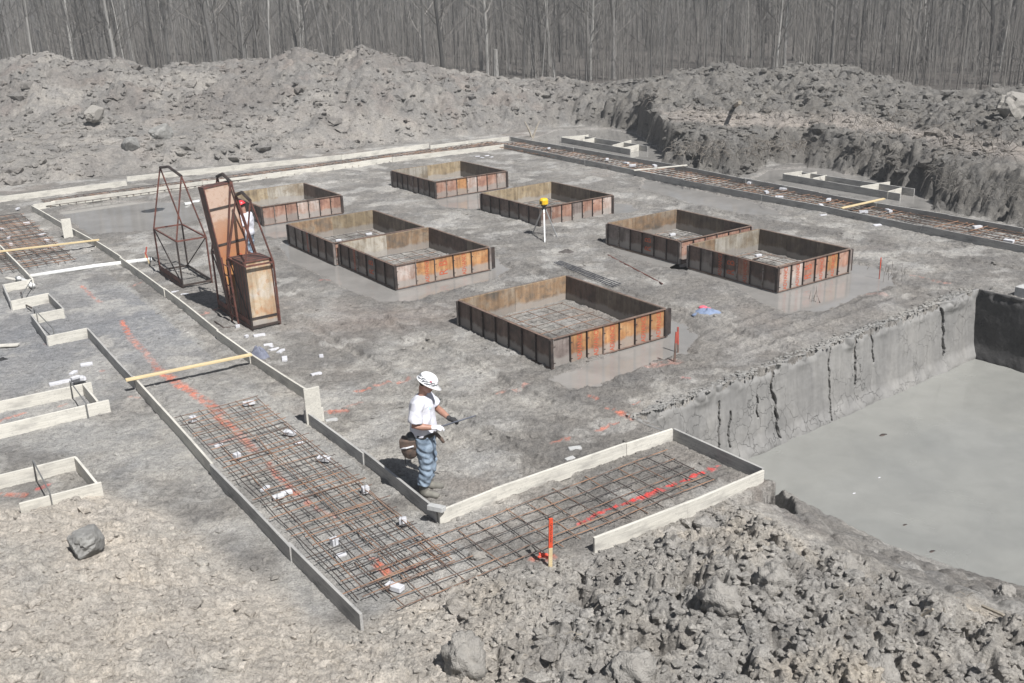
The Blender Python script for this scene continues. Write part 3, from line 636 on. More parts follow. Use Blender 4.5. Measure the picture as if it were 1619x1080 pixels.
# ------------------------------------------------------------------ timber forms
BH, BT = .24, .038
def board(parent, p0, p1, mat, z0=0.0, h=BH, t=BT, name='board', warp=.006, tilt=0):
    p0 = Vector(p0); p1 = Vector(p1); d = p1 - p0; L = d.length; n = max(2, int(L / .5)); V = []; F_ = []
    sd = rnd.uniform(0, 99)
    for i in range(n + 1):
        x = L * i / n; wy = warp * math.sin(x * 1.3 + sd); wz = warp * .8 * math.sin(x * .9 + sd * 2)
        for yy, zz in ((-t / 2, 0), (t / 2, 0), (t / 2, h), (-t / 2, h)): V.append((x, yy + wy, zz + wz))
    for i in range(n):
        a = i * 4
        for j in range(4): F_.append((a + j, a + (j + 1) % 4, a + 4 + (j + 1) % 4, a + 4 + j)[::-1])
    F_.append((0, 1, 2, 3)); F_.append((n * 4 + 3, n * 4 + 2, n * 4 + 1, n * 4))
    pl = parent.location if parent else Vector((0, 0, 0))
    loc = p0 - pl; loc.z += z0
    ez = math.atan2(d.y, d.x); ey = -math.asin(max(-1, min(1, d.z / L)))
    o = mesh_obj(name, V, F_, mat, parent, loc, Euler((tilt, ey, ez))); bevel(o, .003)
    return o
def flat(p): p = Vector(p); p.z = 0; return p
def run(label, pts, mats=M_WOOD, group=None, name='timber_form', closed=False, extra=None, zb=-.01, stag=True, H=BH):
    P = [flat(gp(x, y, H - .01)) for x, y in pts]
    t = thing(name, P[0], label, 'formwork', group)
    for i in range(len(P) - 1):
        d = (P[i + 1] - P[i]); dn = d.normalized(); sd = Vector((-dn.y, dn.x, 0))
        col = i > 0 and abs((P[i] - P[i - 1]).normalized().dot(dn)) > .97
        s_ = sd * (.02 if (stag and i % 2 and col) else 0)
        ov = dn * (.0 if not col else .12 * (i % 2))
        end = dn * (-.02 if i < len(P) - 2 and abs((P[i + 2] - P[i + 1]).normalized().dot(dn)) < .9 else -.004)
        m_ = mats[i % len(mats)] if isinstance(mats, (list, tuple)) else mats
        board(t, P[i] - ov + s_ + (dn * .022 if i and not col else Vector()), P[i + 1] + end + s_, m_, zb + (.006 * (i % 2)), H)
    return t, P
def stakes(t, P0, P1, n, side, mat=M_WOOD, h=.2):
    for i in range(n):
        p = P0.lerp(P1, (i + .5) / n); d = (P1 - P0).normalized(); sd = Vector((-d.y, d.x, 0)) * side
        mb = MB(); M_ = Matrix.Rotation(math.atan2(d.y, d.x), 3, 'Z'); mb.box((0, 0, h / 2 - .03), (.05, .03, h), M_)
        bevel(mb.obj('form_stake', mat, t, p + sd * .037 - t.location))
il, PIL = run('long timber form along the left side of the pad, ending at the upright scrap board', [(50, 325), (150, 381), (190, 406), (260, 457), (343, 522), (395, 560), (482, 616)], M_WOOD)
il2, PIL2 = run('timber form behind the worker, running from the upright board to the near corner', [(481, 649), (575, 716), (690, 806)], [M_WOODG])
uf, PUF = run('three sided timber form ending over the pit with a rebar mat inside', [(694, 808), (790, 769), (990, 701), (1064, 677), (1209, 742), (1085, 795), (938, 851)], [M_WOOD, M_WOOD, M_WOOD, M_WOODG, M_WOOD, M_WOOD], stag=False)
ol, POL = run('long near timber form on the left, running down into the near spoil heap', [(138, 519), (213, 599), (333, 733), (460, 865), (569, 973)], [M_WOODG, M_WOOD, M_WOODG])
oz, POZ = run('zigzag timber form with square notches at the left edge', [(-60, 345), (0, 389), (50, 441)], M_WOOD)
for seg in ([(50, 441), (4, 450), (17, 477), (77, 464), (100, 488), (49, 498), (74, 532), (138, 519)],):
    for i in range(len(seg) - 1):
        board(oz, flat(gp(*seg[i], BH - .01)), flat(gp(*seg[i + 1], BH - .01)), M_WOODG if i % 2 else M_WOOD, -.008 + .005 * (i % 3))
tb, PTB = run('inner timber form along the far side of the pad below the left mound', [(52, 323), (87, 318), (320, 287), (443, 272), (620, 249), (797, 228)], M_WOOD, stag=True)
tb2, _ = run('outer timber form at the foot of the far left bank, left stretch', [(-90, 322), (0, 311), (200, 286)], M_WOOD)
tb3, _ = run('outer timber form at the foot of the far bank, long middle stretch', [(200, 279), (370, 262), (540, 245), (678, 227)], M_WOOD)
tb4, _ = run('outer timber form at the far bank, short stretch up to the far corner', [(680, 230), (740, 223), (805, 216)], M_WOOD)
ri, PRI = run('inner timber form along the far right side of the pad', [(797, 228), (925, 253), (1080, 284), (1205, 308), (1313, 328), (1457, 357), (1619, 389), (1760, 416)], [M_WOODG])
ro, PRO = run('outer timber form along the far right side below the dark bank', [(807, 216), (907, 234), (1080, 263), (1180, 283), (1295, 304), (1386, 321), (1500, 340), (1619, 361), (1770, 388)], [M_WOODG])
for t_, P_, sd_ in ((ri, PRI, 1), (ro, PRO, 1)):
    for i in range(len(P_) - 1): stakes(t_, P_[i], P_[i + 1], 2, sd_, M_WOOD)
for i in range(2, len(PIL) - 1): stakes(il, PIL[i], PIL[i + 1], 1, 1)
stakes(uf, PUF[1], PUF[2], 2, 1, M_WOOD, .18)
# small pad forms at the left
def pform(label, segs, ties=()):
    P0 = flat(gp(*segs[0][0], BH - .01)); t = thing('timber_form', P0, label, 'formwork')
    for i, (p, q) in enumerate(segs):
        board(t, flat(gp(*p, BH - .01)), flat(gp(*q, BH - .01)), M_WOOD, -.006 + .006 * (i % 3))
    for (p, q) in ties:
        A0, A1 = flat(gp(*p, BH)), flat(gp(*q, BH)); mid = (A0 + A1) / 2
        pts = [A0 + Vector((0, 0, .02)), A0 + Vector((0, 0, .34)), A1 + Vector((0, 0, .3)), A1 + Vector((0, 0, .02))]
        MB().tube([x - t.location for x in (pts[0], pts[1])], .011, 5).tube([x - t.location for x in (pts[1], pts[2])], .011, 5).tube([x - t.location for x in (pts[2], pts[3])], .009, 5).obj('spreader_tie', M_WIRE, t)
    return t
pform('open ended timber form at the left edge with concrete bricks behind its corner', [((-140, 665), (144, 604)), ((132, 607), (154, 634)), ((-140, 706), (172, 633))], [((112, 611), (137, 643))])
pform('timber form at the left edge half buried by the near spoil heap', [((-140, 785), (120, 722)), ((119, 724), (152, 764)), ((160, 763), (30, 797))], [((54, 738), (80, 785))])
# spreader ties on the zigzag form
for (p, q) in (((52, 455), (36, 480)), ((56, 502), (86, 532))):
    A0, A1 = flat(gp(*p, .1)), flat(gp(*q, .1))
    MB().tube([A0 - oz.location + Vector((0, 0, .02)), A0 - oz.location + Vector((0, 0, .3)), A1 - oz.location + Vector((0, 0, .28)), A1 - oz.location + Vector((0, 0, .05))], .011, 5).obj('spreader_tie', M_WIRE, oz)
def ladder(label, fr, bk, crosses):
    P0 = flat(gp(*fr[0], .22)); t = thing('ladder_form', P0, label, 'formwork', None)
    board(t, flat(gp(*fr[0], .22)), flat(gp(*fr[1], .22)), M_WOODG, -.04, .26); board(t, flat(gp(*bk[0], .22)), flat(gp(*bk[1], .22)), M_WOODG, -.035, .26)
    for c in crosses: board(t, flat(gp(*c[0], .22)), flat(gp(*c[1], .22)), M_WOOD, -.03, .262, name='cross_board')
ladder('ladder shaped timber form standing in water by the far corner', ((888, 217), (997, 236)), ((925, 216), (1024, 231)), [((888, 217), (925, 214)), ((901, 219), (930, 213)), ((921, 222), (941, 218)), ((968, 230), (998, 222)), ((985, 234), (1010, 229))])
ladder('ladder shaped timber form standing in water below the right bank', ((1238, 275), (1424, 306)), ((1268, 272), (1446, 299)), [((1238, 275), (1268, 271)), ((1261, 278), (1291, 272)), ((1285, 282), (1307, 277)), ((1360, 295), (1407, 288)), ((1404, 303), (1425, 297))])

# loose planks and scraps
def plank(label, p, q, zp, zq, mat, h=.038, t=.09, name='plank', cat='plank'):
    a = gp(*p, zp); b = gp(*q, zq); o = board(None, a, b, mat, 0, h, t, name); tag(o, label, cat); return o
plank('yellow lumber brace laid across the left trench, nearer the rebar mat', (199, 603), (398, 562), .25, .25, M_WOODY)
plank('yellow lumber brace laid across the left trench farther back', (-30, 402), (157, 380), .25, .25, M_WOODY)
plank('pale plank laid across the far right trench near the ladder form by the corner', (1002, 270), (1086, 262), .25, .25, M_WOOD)
plank('yellow plank laid across the right trench below the right ladder form', (1330, 330), (1398, 315), .25, .25, M_WOODY)
plank('short weathered board lying on gravel at the left edge', (-20, 549), (30, 546), .05, .05, M_WOOD, .03, .14, 'scrap_board', 'board')
def upright(label, p, wpx, ht, lean=0.0):
    b0 = gp(*p, 0); wd = wpx
    mb = MB(); M_ = Matrix.Rotation(YAW - .05, 3, 'Z') @ Matrix.Rotation(lean, 3, 'Y'); mb.box(M_ @ Vector((0, 0, ht / 2)), (wd, .03, ht), M_)
    o = mb.obj('scrap_board', M_WOOD, None, b0); bevel(o); tag(o, label, 'board')
upright('short upright scrap board nailed at the gap in the long left form', (498, 672), .27, .66)
upright('thin upright lath beside the scrap board', (511, 668), .045, .27)
upright('upright board stood against the left form near the far corner', (109, 377), .27, .6)
pp = MB().tube([gp(-0 + 48, 437, .06), gp(150, 421, .07), gp(240, 410, .07)], .055, 10).obj('plastic_pipe', M_PVC, None, smooth=True); tag(pp, 'long white plastic drain pipe crossing under the left form', 'pipe')
pe = MB().tube([gp(28, 440, .1), gp(44, 447, .1), gp(52, 452, .1)], .065, 10).tube([gp(30, 440, .1), gp(30, 440, .22)], .05, 10).obj('pipe_elbow', M_PVC, None, smooth=True); tag(pe, 'white pipe elbow lying at the notch of the zigzag form', 'pipe')
o = MB().tube([gp(33, 462, .1), gp(37, 480, .06), gp(50, 487, .12)], .018, 6).obj('black_hose', M_STEEL); tag(o, 'short black hose piece inside the zigzag form', 'hose')
o = board(None, gp(10, 440, .03), gp(28, 444, .03), M_WOOD, 0, .03, .1, 'scrap_board'); tag(o, 'little board scrap behind the zigzag form notch', 'board')
o = MB().box((0, 0, .03), (.5, .14, .06), Matrix.Rotation(YAW, 3, 'Z')).box((.12, .05, .07), (.3, .1, .05), Matrix.Rotation(YAW + .2, 3, 'Z')).obj('foam_offcut', M_PVC, None, gp(303, 322)); tag(o, 'white plank like offcut lying behind the empty rack', 'offcut')

# ------------------------------------------------------------------ rebar mats
def bar(p, q, rad=.008, wob=.012, k=5, sag=0):
    mb = MB(); p, q = Vector(p), Vector(q); L = (q - p).length; n = max(2, int(L / .6)); pts = []
    for i in range(n + 1):
        t = i / n; pts.append(p.lerp(q, t) + Vector((rnd.uniform(-wob, wob), rnd.uniform(-wob, wob), rnd.uniform(-wob, wob) * .6)))
    return mb.tube(pts, rad, k)
def mat_grid(label, a0, a1, b0, b1, na, nb, z=.07, rad=.007, ext=.12, along='A', matl=None, parent_group=None, cat='rebar mat', dense=False, wob=.012, name='rebar_mat'):
    # na bars along A spread over b, nb bars along B spread over a
    O = W((a0 + a1) / 2, (b0 + b1) / 2); t = thing(name, O, label, cat)
    for i in range(na):
        b = b0 + (b1 - b0) * i / max(1, na - 1) + rnd.uniform(-.02, .02)
        e0, e1 = rnd.uniform(-ext, ext * .4), rnd.uniform(-ext * .4, ext)
        bar(W(a0 + e0, b, z) - O, W(a1 + e1, b + rnd.uniform(-.03, .03), z) - O, rad, wob).obj('long_bar' if along == 'A' else 'cross_bar', rnd.choice([M_REBAR, M_REBARD, M_REBAR]), t)
    for i in range(nb):
        a = a0 + (a1 - a0) * i / max(1, nb - 1) + rnd.uniform(-.03, .03)
        e0, e1 = rnd.uniform(-ext, ext * .4), rnd.uniform(-ext * .4, ext)
        bar(W(a, b0 + e0, z + rad * 2) - O, W(a + rnd.uniform(-.05, .05), b1 + e1, z + rad * 2) - O, rad, wob).obj('cross_bar' if along == 'A' else 'long_bar', rnd.choice([M_REBAR, M_REBARD, M_REBAR]), t)
    return t
mA0 = AB(gp(345, 652))[0]; mA1 = AB(gp(680, 912))[0]
mat_grid('dense rusty rebar mat on concrete bricks in the near left trench', mA0, mA1, 4.02, 5.32, 9, 34, z=.09, ext=.16, wob=.02)
mat_grid('second overlapping layer of rebar bars lying over the near part of the dense mat', mA0 + 1.6, mA1 - .1, 4.15, 5.25, 3, 9, z=.13, ext=.2, wob=.025)
mat_grid('open rebar mat inside the three sided timber form above the pit', -9.85, -8.75, 4.35, 9.35, 19, 6, z=.075, along='B', ext=.12, wob=.012)
mat_grid('rusty rebar mat in the left trench before the far corner', -36.5, -28.5, 3.3, 5.1, 9, 34, z=.09, rad=.011, ext=.15)
mat_grid('rusty rebar mat in the far trench below the left mound', -38.55, -37.15, 6.2, 25.5, 70, 6, z=.09, rad=.012, along='B', ext=.15)
mat_grid('rusty rebar mat in the far right trench', -37.5, -11.5, 24.75, 26.15, 6, 90, z=.09, rad=.012, ext=.15)

# ------------------------------------------------------------------ steel pier forms
def text_mesh(txt, size):
    cu = bpy.data.curves.new('txt', 'FONT'); cu.body = txt; cu.size = size; cu.align_x = 'CENTER'; cu.align_y = 'CENTER'; cu.extrude = .0012; cu.offset = .001; cu.resolution_u = 3
    o = bpy.data.objects.new('txt', cu); COL.objects.link(o); dg = bpy.context.evaluated_depsgraph_get()
    me = bpy.data.meshes.new_from_object(o.evaluated_get(dg)); bpy.data.objects.remove(o); me.materials.clear(); me.materials.append(M_REDTX); return me
TX_ADV = text_mesh('ADVANCE', .118); TX_R = text_mesh('R', .25); TX_B = text_mesh('B', .25)
HF = .594
def side(t, p0, p1, out, bays, textspec, inner, base=HF, top=0.0):
    # p0,p1 in local frame of the thing (x along B, y against A); out: outward direction
    p0, p1, out = Vector(p0), Vector(p1), Vector(out); d = (p1 - p0); L = d.length; d.normalize(); ez = math.atan2(d.y, d.x)
    rel = Matrix.Rotation(-ez, 3, 'Z') @ out; s = 1 if rel.y > 0 else -1       # outward is +-y in the side frame
    mb = MB(); mb.box((L / 2, 0, HF / 2), (L - .004, .014, HF))
    sd = mb.obj('side_panel', inner, t, p0, (0, 0, ez))
    fr = MB(); fr.box((L / 2, s * .03, HF - .007), (L - .002, .044, .01)).box((L / 2, s * .03, .012), (L - .002, .044, .018)); fr.obj('rail', M_RUST, sd)
    n = len(bays); w_ = L / n
    for i in range(n):
        x0 = i * w_
        q = MB(); q.box((x0 + w_ / 2, s * .0125, HF / 2), (w_ - .014, .011, HF - .03)); q.obj('plywood', bays[i], sd)
        q = MB(); q.box((x0 + .007, s * .031, HF / 2), (.011 + .008 * (i % 2), .046, HF - .046)); q.obj('rib', M_STEEL if rnd.random() < .72 else M_WIRE2, sd)
        if textspec and textspec[i]:
          for me, zo in (((TX_ADV, 0),) if textspec[i] == 'A' else ((TX_R, -.11), (TX_B, .11))):
            o = bpy.data.objects.new('lettering', me); COL.objects.link(o); o.parent = sd; o.location = (x0 + w_ * (.62 if textspec[i] == 'A' else .5), s * .0205, HF / 2 + zo)
            # face outward, reading bottom to top
            M_ = Matrix(((1, 0, 0), (0, 0, -1), (0, 1, 0))) if s < 0 else Matrix(((-1, 0, 0), (0, 0, 1), (0, 1, 0)))
            o.rotation_euler = (M_ @ Matrix.Rotation(math.pi / 2, 3, 'Z')).to_euler(); o.scale = (1, 1.35, 1)
    q = MB(); q.box((L - .012, s * .031, HF / 2), (.014, .046, HF - .046)); q.obj('rib', M_STEEL, sd)
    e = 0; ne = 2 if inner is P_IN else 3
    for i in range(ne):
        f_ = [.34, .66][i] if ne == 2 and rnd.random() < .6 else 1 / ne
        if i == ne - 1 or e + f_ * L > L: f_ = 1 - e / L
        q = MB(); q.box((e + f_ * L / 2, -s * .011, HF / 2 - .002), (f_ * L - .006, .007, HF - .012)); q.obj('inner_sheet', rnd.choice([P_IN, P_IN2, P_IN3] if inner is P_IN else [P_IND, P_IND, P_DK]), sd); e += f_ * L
    # wedge bolts and tie straps along the rail
    q = MB()
    for i in range(n):
        for zz in (.12, .44): q.box(((i + .0) * w_ + .02, s * .064, zz), (.03, .02, .012))
    q.obj('wedge_bolts', M_STEEL, sd)
    return sd
M_RUST = simple('brown_rust_steel', (.2, .13, .1), .7, (.09, .065, .055), 6, bmp=.3)
M_WIRE2 = simple('worn_bare_steel', (.36, .33, .31), .5, (.2, .16, .14), 9, .4, bmp=.2)
def pier(label, F, la, lb, fb, fa, tx=None, txa=None, mat_label=None, stub=True):
    F = W(*F); t = thing('steel_form', F, label, 'steel form', None, YAW)
    # local x = B, local y = -A ; front corner at origin, left corner (0,la), right corner (lb,0)
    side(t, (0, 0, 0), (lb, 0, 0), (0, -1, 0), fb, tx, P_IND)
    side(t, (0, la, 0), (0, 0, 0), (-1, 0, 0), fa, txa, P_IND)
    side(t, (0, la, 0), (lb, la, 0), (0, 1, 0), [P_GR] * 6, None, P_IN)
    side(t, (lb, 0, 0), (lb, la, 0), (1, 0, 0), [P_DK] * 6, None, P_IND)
    mb = MB()
    for x, y in ((-.03, -.03), (lb + .03, -.03), (-.03, la + .03), (lb + .03, la + .03)): mb = MB().box((x, y, HF / 2 - .01), (.06, .06, HF - .03)); bevel(mb.obj('corner_angle', M_STEEL if rnd.random() < .6 else P_GR, t))
    if stub: MB().box((lb + .14, .05, HF / 2 - .02), (.16, .05, HF - .06)).obj('corner_flange', M_STEEL, t)
    return t
S = .665
FITS = {'big': (1.08995462, 25.91159333, 4.77271583, 4.20542243), 'rf': (9.06363251, 32.43963825, 4.17167927, 3.73147655), 'rb': (6.43891669, 36.47440942, 4.14990289, 3.81059407), 'mf': (-4.07026355, 34.32984767, 4.40550306, 3.96445536), 'mb': (-6.83516462, 38.07379622, 4.47411815, 4.01274862), 'tp': (-3.65223011, 50.66541715, 4.5627281, 4.3797414), 'nx': (1.4045223, 43.37351372, 4.62750019, 4.14397309)}
def fz_(k): x, y, la, lb = FITS[k]; return AB(Vector((x * S, y * S, 0))), la * S, lb * S
def pier_f(k, *a, **kw):
    F, la, lb = fz_(k); return pier(a[0], F, la, lb, *a[1:], **kw)
O_, K_, H_, D_, G_ = P_OR, P_PK, P_WH, P_DK, P_GR
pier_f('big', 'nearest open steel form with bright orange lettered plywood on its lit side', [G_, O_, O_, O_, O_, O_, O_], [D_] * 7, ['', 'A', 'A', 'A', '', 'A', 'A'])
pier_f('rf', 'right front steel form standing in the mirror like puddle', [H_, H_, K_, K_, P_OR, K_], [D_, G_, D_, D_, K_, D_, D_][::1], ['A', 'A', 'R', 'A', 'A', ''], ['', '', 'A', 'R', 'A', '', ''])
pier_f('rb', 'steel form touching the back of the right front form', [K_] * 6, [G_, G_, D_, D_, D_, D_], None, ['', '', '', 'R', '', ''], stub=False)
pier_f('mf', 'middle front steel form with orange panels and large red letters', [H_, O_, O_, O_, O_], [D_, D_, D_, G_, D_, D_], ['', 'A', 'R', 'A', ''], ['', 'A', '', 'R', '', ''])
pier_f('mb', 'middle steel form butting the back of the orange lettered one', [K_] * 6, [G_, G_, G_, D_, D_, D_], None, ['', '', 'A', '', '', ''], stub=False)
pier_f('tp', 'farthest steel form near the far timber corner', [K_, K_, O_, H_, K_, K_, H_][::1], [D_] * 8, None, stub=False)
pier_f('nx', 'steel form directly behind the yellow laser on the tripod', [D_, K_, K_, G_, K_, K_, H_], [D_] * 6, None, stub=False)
RC = gp(540.4, 336.9); lF = AB(RC)
pier('steel form partly hidden behind the loaded racks', (lF[0], lF[1] - 2.66), 2.9, 2.66, [K_, K_, K_, H_, H_, K_, K_], [D_] * 6, None, stub=False)
# mats in the forms
def inner_mat(label, k, na, nb, pad=.35, z=.1, dark=True):
    F, la, lb = fz_(k); mat_grid(label, F[0] - la + pad, F[0] - pad, F[1] + pad, F[1] + lb - pad, na, nb, z=z, ext=.1, cat='rebar mat')
inner_mat('rebar grid lying inside the nearest steel form', 'big', 5, 6, .45, .14)
inner_mat('rebar grid lying inside the right front steel form', 'rf', 6, 6)
inner_mat('rebar grid lying inside the steel form behind the right front one', 'rb', 6, 6)
inner_mat('rebar grid lying inside the middle front steel form', 'mf', 6, 6)
inner_mat('rebar grid lying inside the middle steel form at the back', 'mb', 6, 6)
inner_mat('rebar grid lying inside the steel form behind the laser', 'nx', 6, 6)

# ------------------------------------------------------------------ concrete brick spacers
def brick(label, px, py, z=0.0, rz=None, sc_=1.0, up=False, mat=None, group=None, tie=False):
    rz = rnd.uniform(0, 3.1) if rz is None else rz
    p = gp(px, py, z + .03); t = thing('concrete_brick', Vector((p.x, p.y, z)), label, 'concrete brick', group, rz) if tie else None
    s_ = (.1, .085, .1) if up else (.2, .095, .06)
    mb = MB(); mb.box((0, 0, s_[2] / 2), [q * sc_ for q in s_], Matrix.Rotation(rnd.uniform(-.15, .15), 3, 'X')); zz = max(0, z)
    if t:
        bevel(mb.obj('block', mat or M_CONC, t), .006)
        MB().tube([(-.03, -.06, .03), (-.02, -.05, .12), (.02, .02, .15), (.07, .08, .08)], .003, 4).obj('tie_wire', M_WIRE, t)
        return t
    o = mb.obj('concrete_brick', mat or M_CONC, None, Vector((p.x, p.y, zz)), (0, 0, rz)); bevel(o, .006); return tag(o, label, 'concrete brick', group)
brick('white brick at the far left corner of the dense rebar mat', 305, 664, .02, 1.0, up=True, tie=True)
brick('white brick at the far right corner of the dense rebar mat', 393, 637, .05, .4, tie=True)
brick('white brick on the inner edge of the rebar mat, second from its far end', 458, 684, .05, -.4, tie=True)
brick('white brick on the outer edge of the dense mat, second from its far end', 375, 723, .05, .9, up=True, tie=True)
brick('white brick on the inner edge of the mat level with the worker pouch', 512, 725, .05, -.3, tie=True)
brick('white brick on the mat edge just left of the worker boots', 578, 776, .05, .5, up=True, tie=True)
brick('upright white brick on the mat below the near end of the form', 637, 826, .05, .2, up=True, tie=True)
brick('tilted white brick on the outer mat edge, nearest but one', 529, 858, .03, .8, up=True, tie=True)
brick('small pale brick just in front of the tilted one at the outer mat edge', 539, 878, .0, .3, .7)
brick('left one of two bricks touching end to end on the outer mat edge', 440, 785, .05, .5, .8, tie=True)
brick('right one of two bricks touching end to end on the outer mat edge', 453, 779, .05, .5, .8)
brick('half hidden pale brick beside the touching pair', 419, 773, .0, 1.2, .8)
brick('white brick at the near tip of the dense mat beside the spoil heap', 624, 928, .04, -.5, 1.1, tie=True)
brick('small white brick under the mat left edge near the short orange mark', 345, 704, .0, .8, .7)
brick('small white brick under the inner edge between two larger ones', 472, 701, .0, .8, .7)
brick('grey brick balanced on the near corner of the timber forms', 690, 803, .25, -.45, 1.15, mat=M_CONCG)
brick('lone white brick standing on the pad above the scrap board', 508, 565, 0, .3, .8, up=True)
brick('long white brick on the pad between the lone one and the scrap board', 500, 592, 0, .55)
brick('grey brick lying at the foot of the upright scrap board', 524, 665, 0, .4, mat=M_CONCG)
brick('grey brick on the pad behind the three sided form', 909, 710, 0, .2, mat=M_CONCG)
brick('dark brick leaning at the outside of the three sided form', 901, 726, 0, .6, .8, mat=M_CONCG)
for i, (x, y, s) in enumerate(((424, 546, .9), (433, 553, 1), (444, 556, 1), (450, 568, 1.1), (430, 549, .8))):
    brick(['white brick touching the grey cloth bundle', 'white brick in the pile right of the cloth bundle', 'white brick at the right end of the pile by the cloth bundle', 'long white brick in front of the pile by the cloth bundle', 'white brick behind the pile by the cloth bundle'][i], x, y, 0, .3 + i * .5, s)
brick('white brick at the foot of the loaded rack, left one', 376, 518, 0, .4, .9, up=True)
brick('white brick below the front panel stack, left one', 390, 534, 0, .9, .8, up=True)
brick('white brick below the front panel stack, right one', 410, 531, 0, .4, 1.2)
brick('thin white offcut block by the rack base, left', 277, 462, 0, .4, .9); brick('thin white offcut block by the rack base, right', 292, 466, 0, .2, .9)
for i, (x, y, z, s, r_) in enumerate(((88, 607, 0, 1.1, .5), (103, 603, 0, 1, .4), (124, 601, 0, 1.2, .5), (125, 600, .075, 1.15, .62), (122, 599, .145, 1.1, .4), (116, 590, .0, .9, 1.4), (137, 577, 0, 1.1, .4), (119, 597, .215, .8, .9))):
    brick(['leftmost brick behind the open ended form', 'second brick behind the open ended form', 'bottom brick of the small pile behind the form corner', 'middle brick of the small pile behind the form corner', 'upper brick of the small pile behind the form corner', 'brick half behind the small pile', 'long brick lying alone beyond the small pile', 'half brick on top of the small pile'][i], x, y, z, r_, s)
for x, y in ((14, 376), (17, 386), (42, 353), (66, 371), (73, 380), (28, 330), (2, 362), (79, 390)): brick('small pale brick under the rusty mat in the far left trench', x, y, .05, None, 1, group='bricks in the far left trench')
for x, y in ((868, 235), (990, 258), (1000, 262), (1035, 262), (1185, 289), (1212, 304), (1238, 299), (1232, 312), (1310, 316), (1298, 325), (1365, 335), (1405, 333), (1545, 359), (1595, 381), (960, 252)): brick('small pale brick among the rebar of the far right trench', x, y, .1, None, 1.25, group='bricks in the far right trench')
for x, y in ((755, 248), (762, 250), (770, 247), (777, 249)): brick('small white brick scattered on the pad beyond the farthest steel form', x, y, 0, None, 1, group='bricks beyond the farthest steel form')
brick('pale brick outside the far right inner form near the yellow plank', 1301, 341, 0, .3, 1.1); brick('pale brick outside the far right inner form, right of the yellow plank', 1387, 357, 0, .3, 1.2)
brick('white brick on the mat in the back middle form, right', 583, 370, .12, .5, .9); brick('white brick on the mat in the back middle form, left', 535, 380, .12, .5, .8); brick('white brick on the mat in the right front form', 1199, 404, .12, .5, .9); brick('white brick on the mat in the form behind the right front one', 1063, 371, .12, .5, .9)
o = MB().box((0, 0, .12), (.3, .3, .24), Matrix.Rotation(YAW, 3, 'Z')).obj('concrete_block', M_CONCG, None, gp(1619, 470)); bevel(o, .01); tag(o, 'pale concrete block on the pit edge at the right border', 'concrete block')

# ------------------------------------------------------------------ stacking racks with form panels
def rack(label, P, La, Lb, zm=1.15, ap=2.45, mat=M_REDST, mat2=M_STEEL):
    t = thing('stacking_rack', P, label, 'rack', None, YAW)          # local x=B, y=-A, front-left corner at origin
    cs = [(0, 0), (Lb, 0), (Lb, La), (0, La)]
    for i, (x, y) in enumerate(cs): MB().tube([(x, y, .0), (x, y, zm)], .022, 4, True).obj('post', mat if i % 2 else mat2, t)
    for z_, mm_ in ((.1, mat2), (zm, mat)):
        mb = MB()
        for i in range(4): a, b = cs[i], cs[(i + 1) % 4]; mb.tube([(a[0], a[1], z_), (b[0], b[1], z_)], .024 if z_ > 1 else .03, 4, True)
        mb.obj('base_frame' if z_ < 1 else 'top_frame', mm_, t)
    MB().box((-.005, La / 2, .14), (.012, La, .22)).obj('base_plate', M_REDST, t)
    ys = (.08, La - .08)
    for y, yc in ((ys[0], 0), (ys[1], La)):
        MB().tube([(0, yc, zm), (Lb / 2, y, ap)], .02, 5).obj('lifting_bail', mat, t); MB().tube([(Lb, yc, zm), (Lb / 2, y, ap)], .02, 5).obj('lifting_bail', mat, t)
    MB().tube([(Lb / 2, ys[0], ap), (Lb / 2 + .02, (ys[0] * .4 + ys[1] * .6), ap + .1), (Lb / 2, ys[1], ap)], .035, 6).obj('lifting_handle', mat2, t)
    MB().tube([(0, 0, .12), (0, La, zm)], .016, 5).tube([(Lb, La, .12), (Lb, 0, zm)], .016, 5).obj('diagonal_brace', mat2, t)
    return t
r1 = gp(290, 458); r2_ = gp(400, 525); r3_ = gp(366, 492)
rack('empty rusty red stacking rack left of the loaded ones', r1, (gp(262, 432) - r1).length, .72, 1.2, 2.72)
rack('front stacking rack holding the upright panel stack', r2_, .98, .62, 1.42, 2.75)
rack('rear loaded rack holding the tall leaning panels', W(AB(r2_)[0] - 1.06, AB(r2_)[1]), 1.0, .62, 1.35, 3.0, M_REDST, M_STEEL)
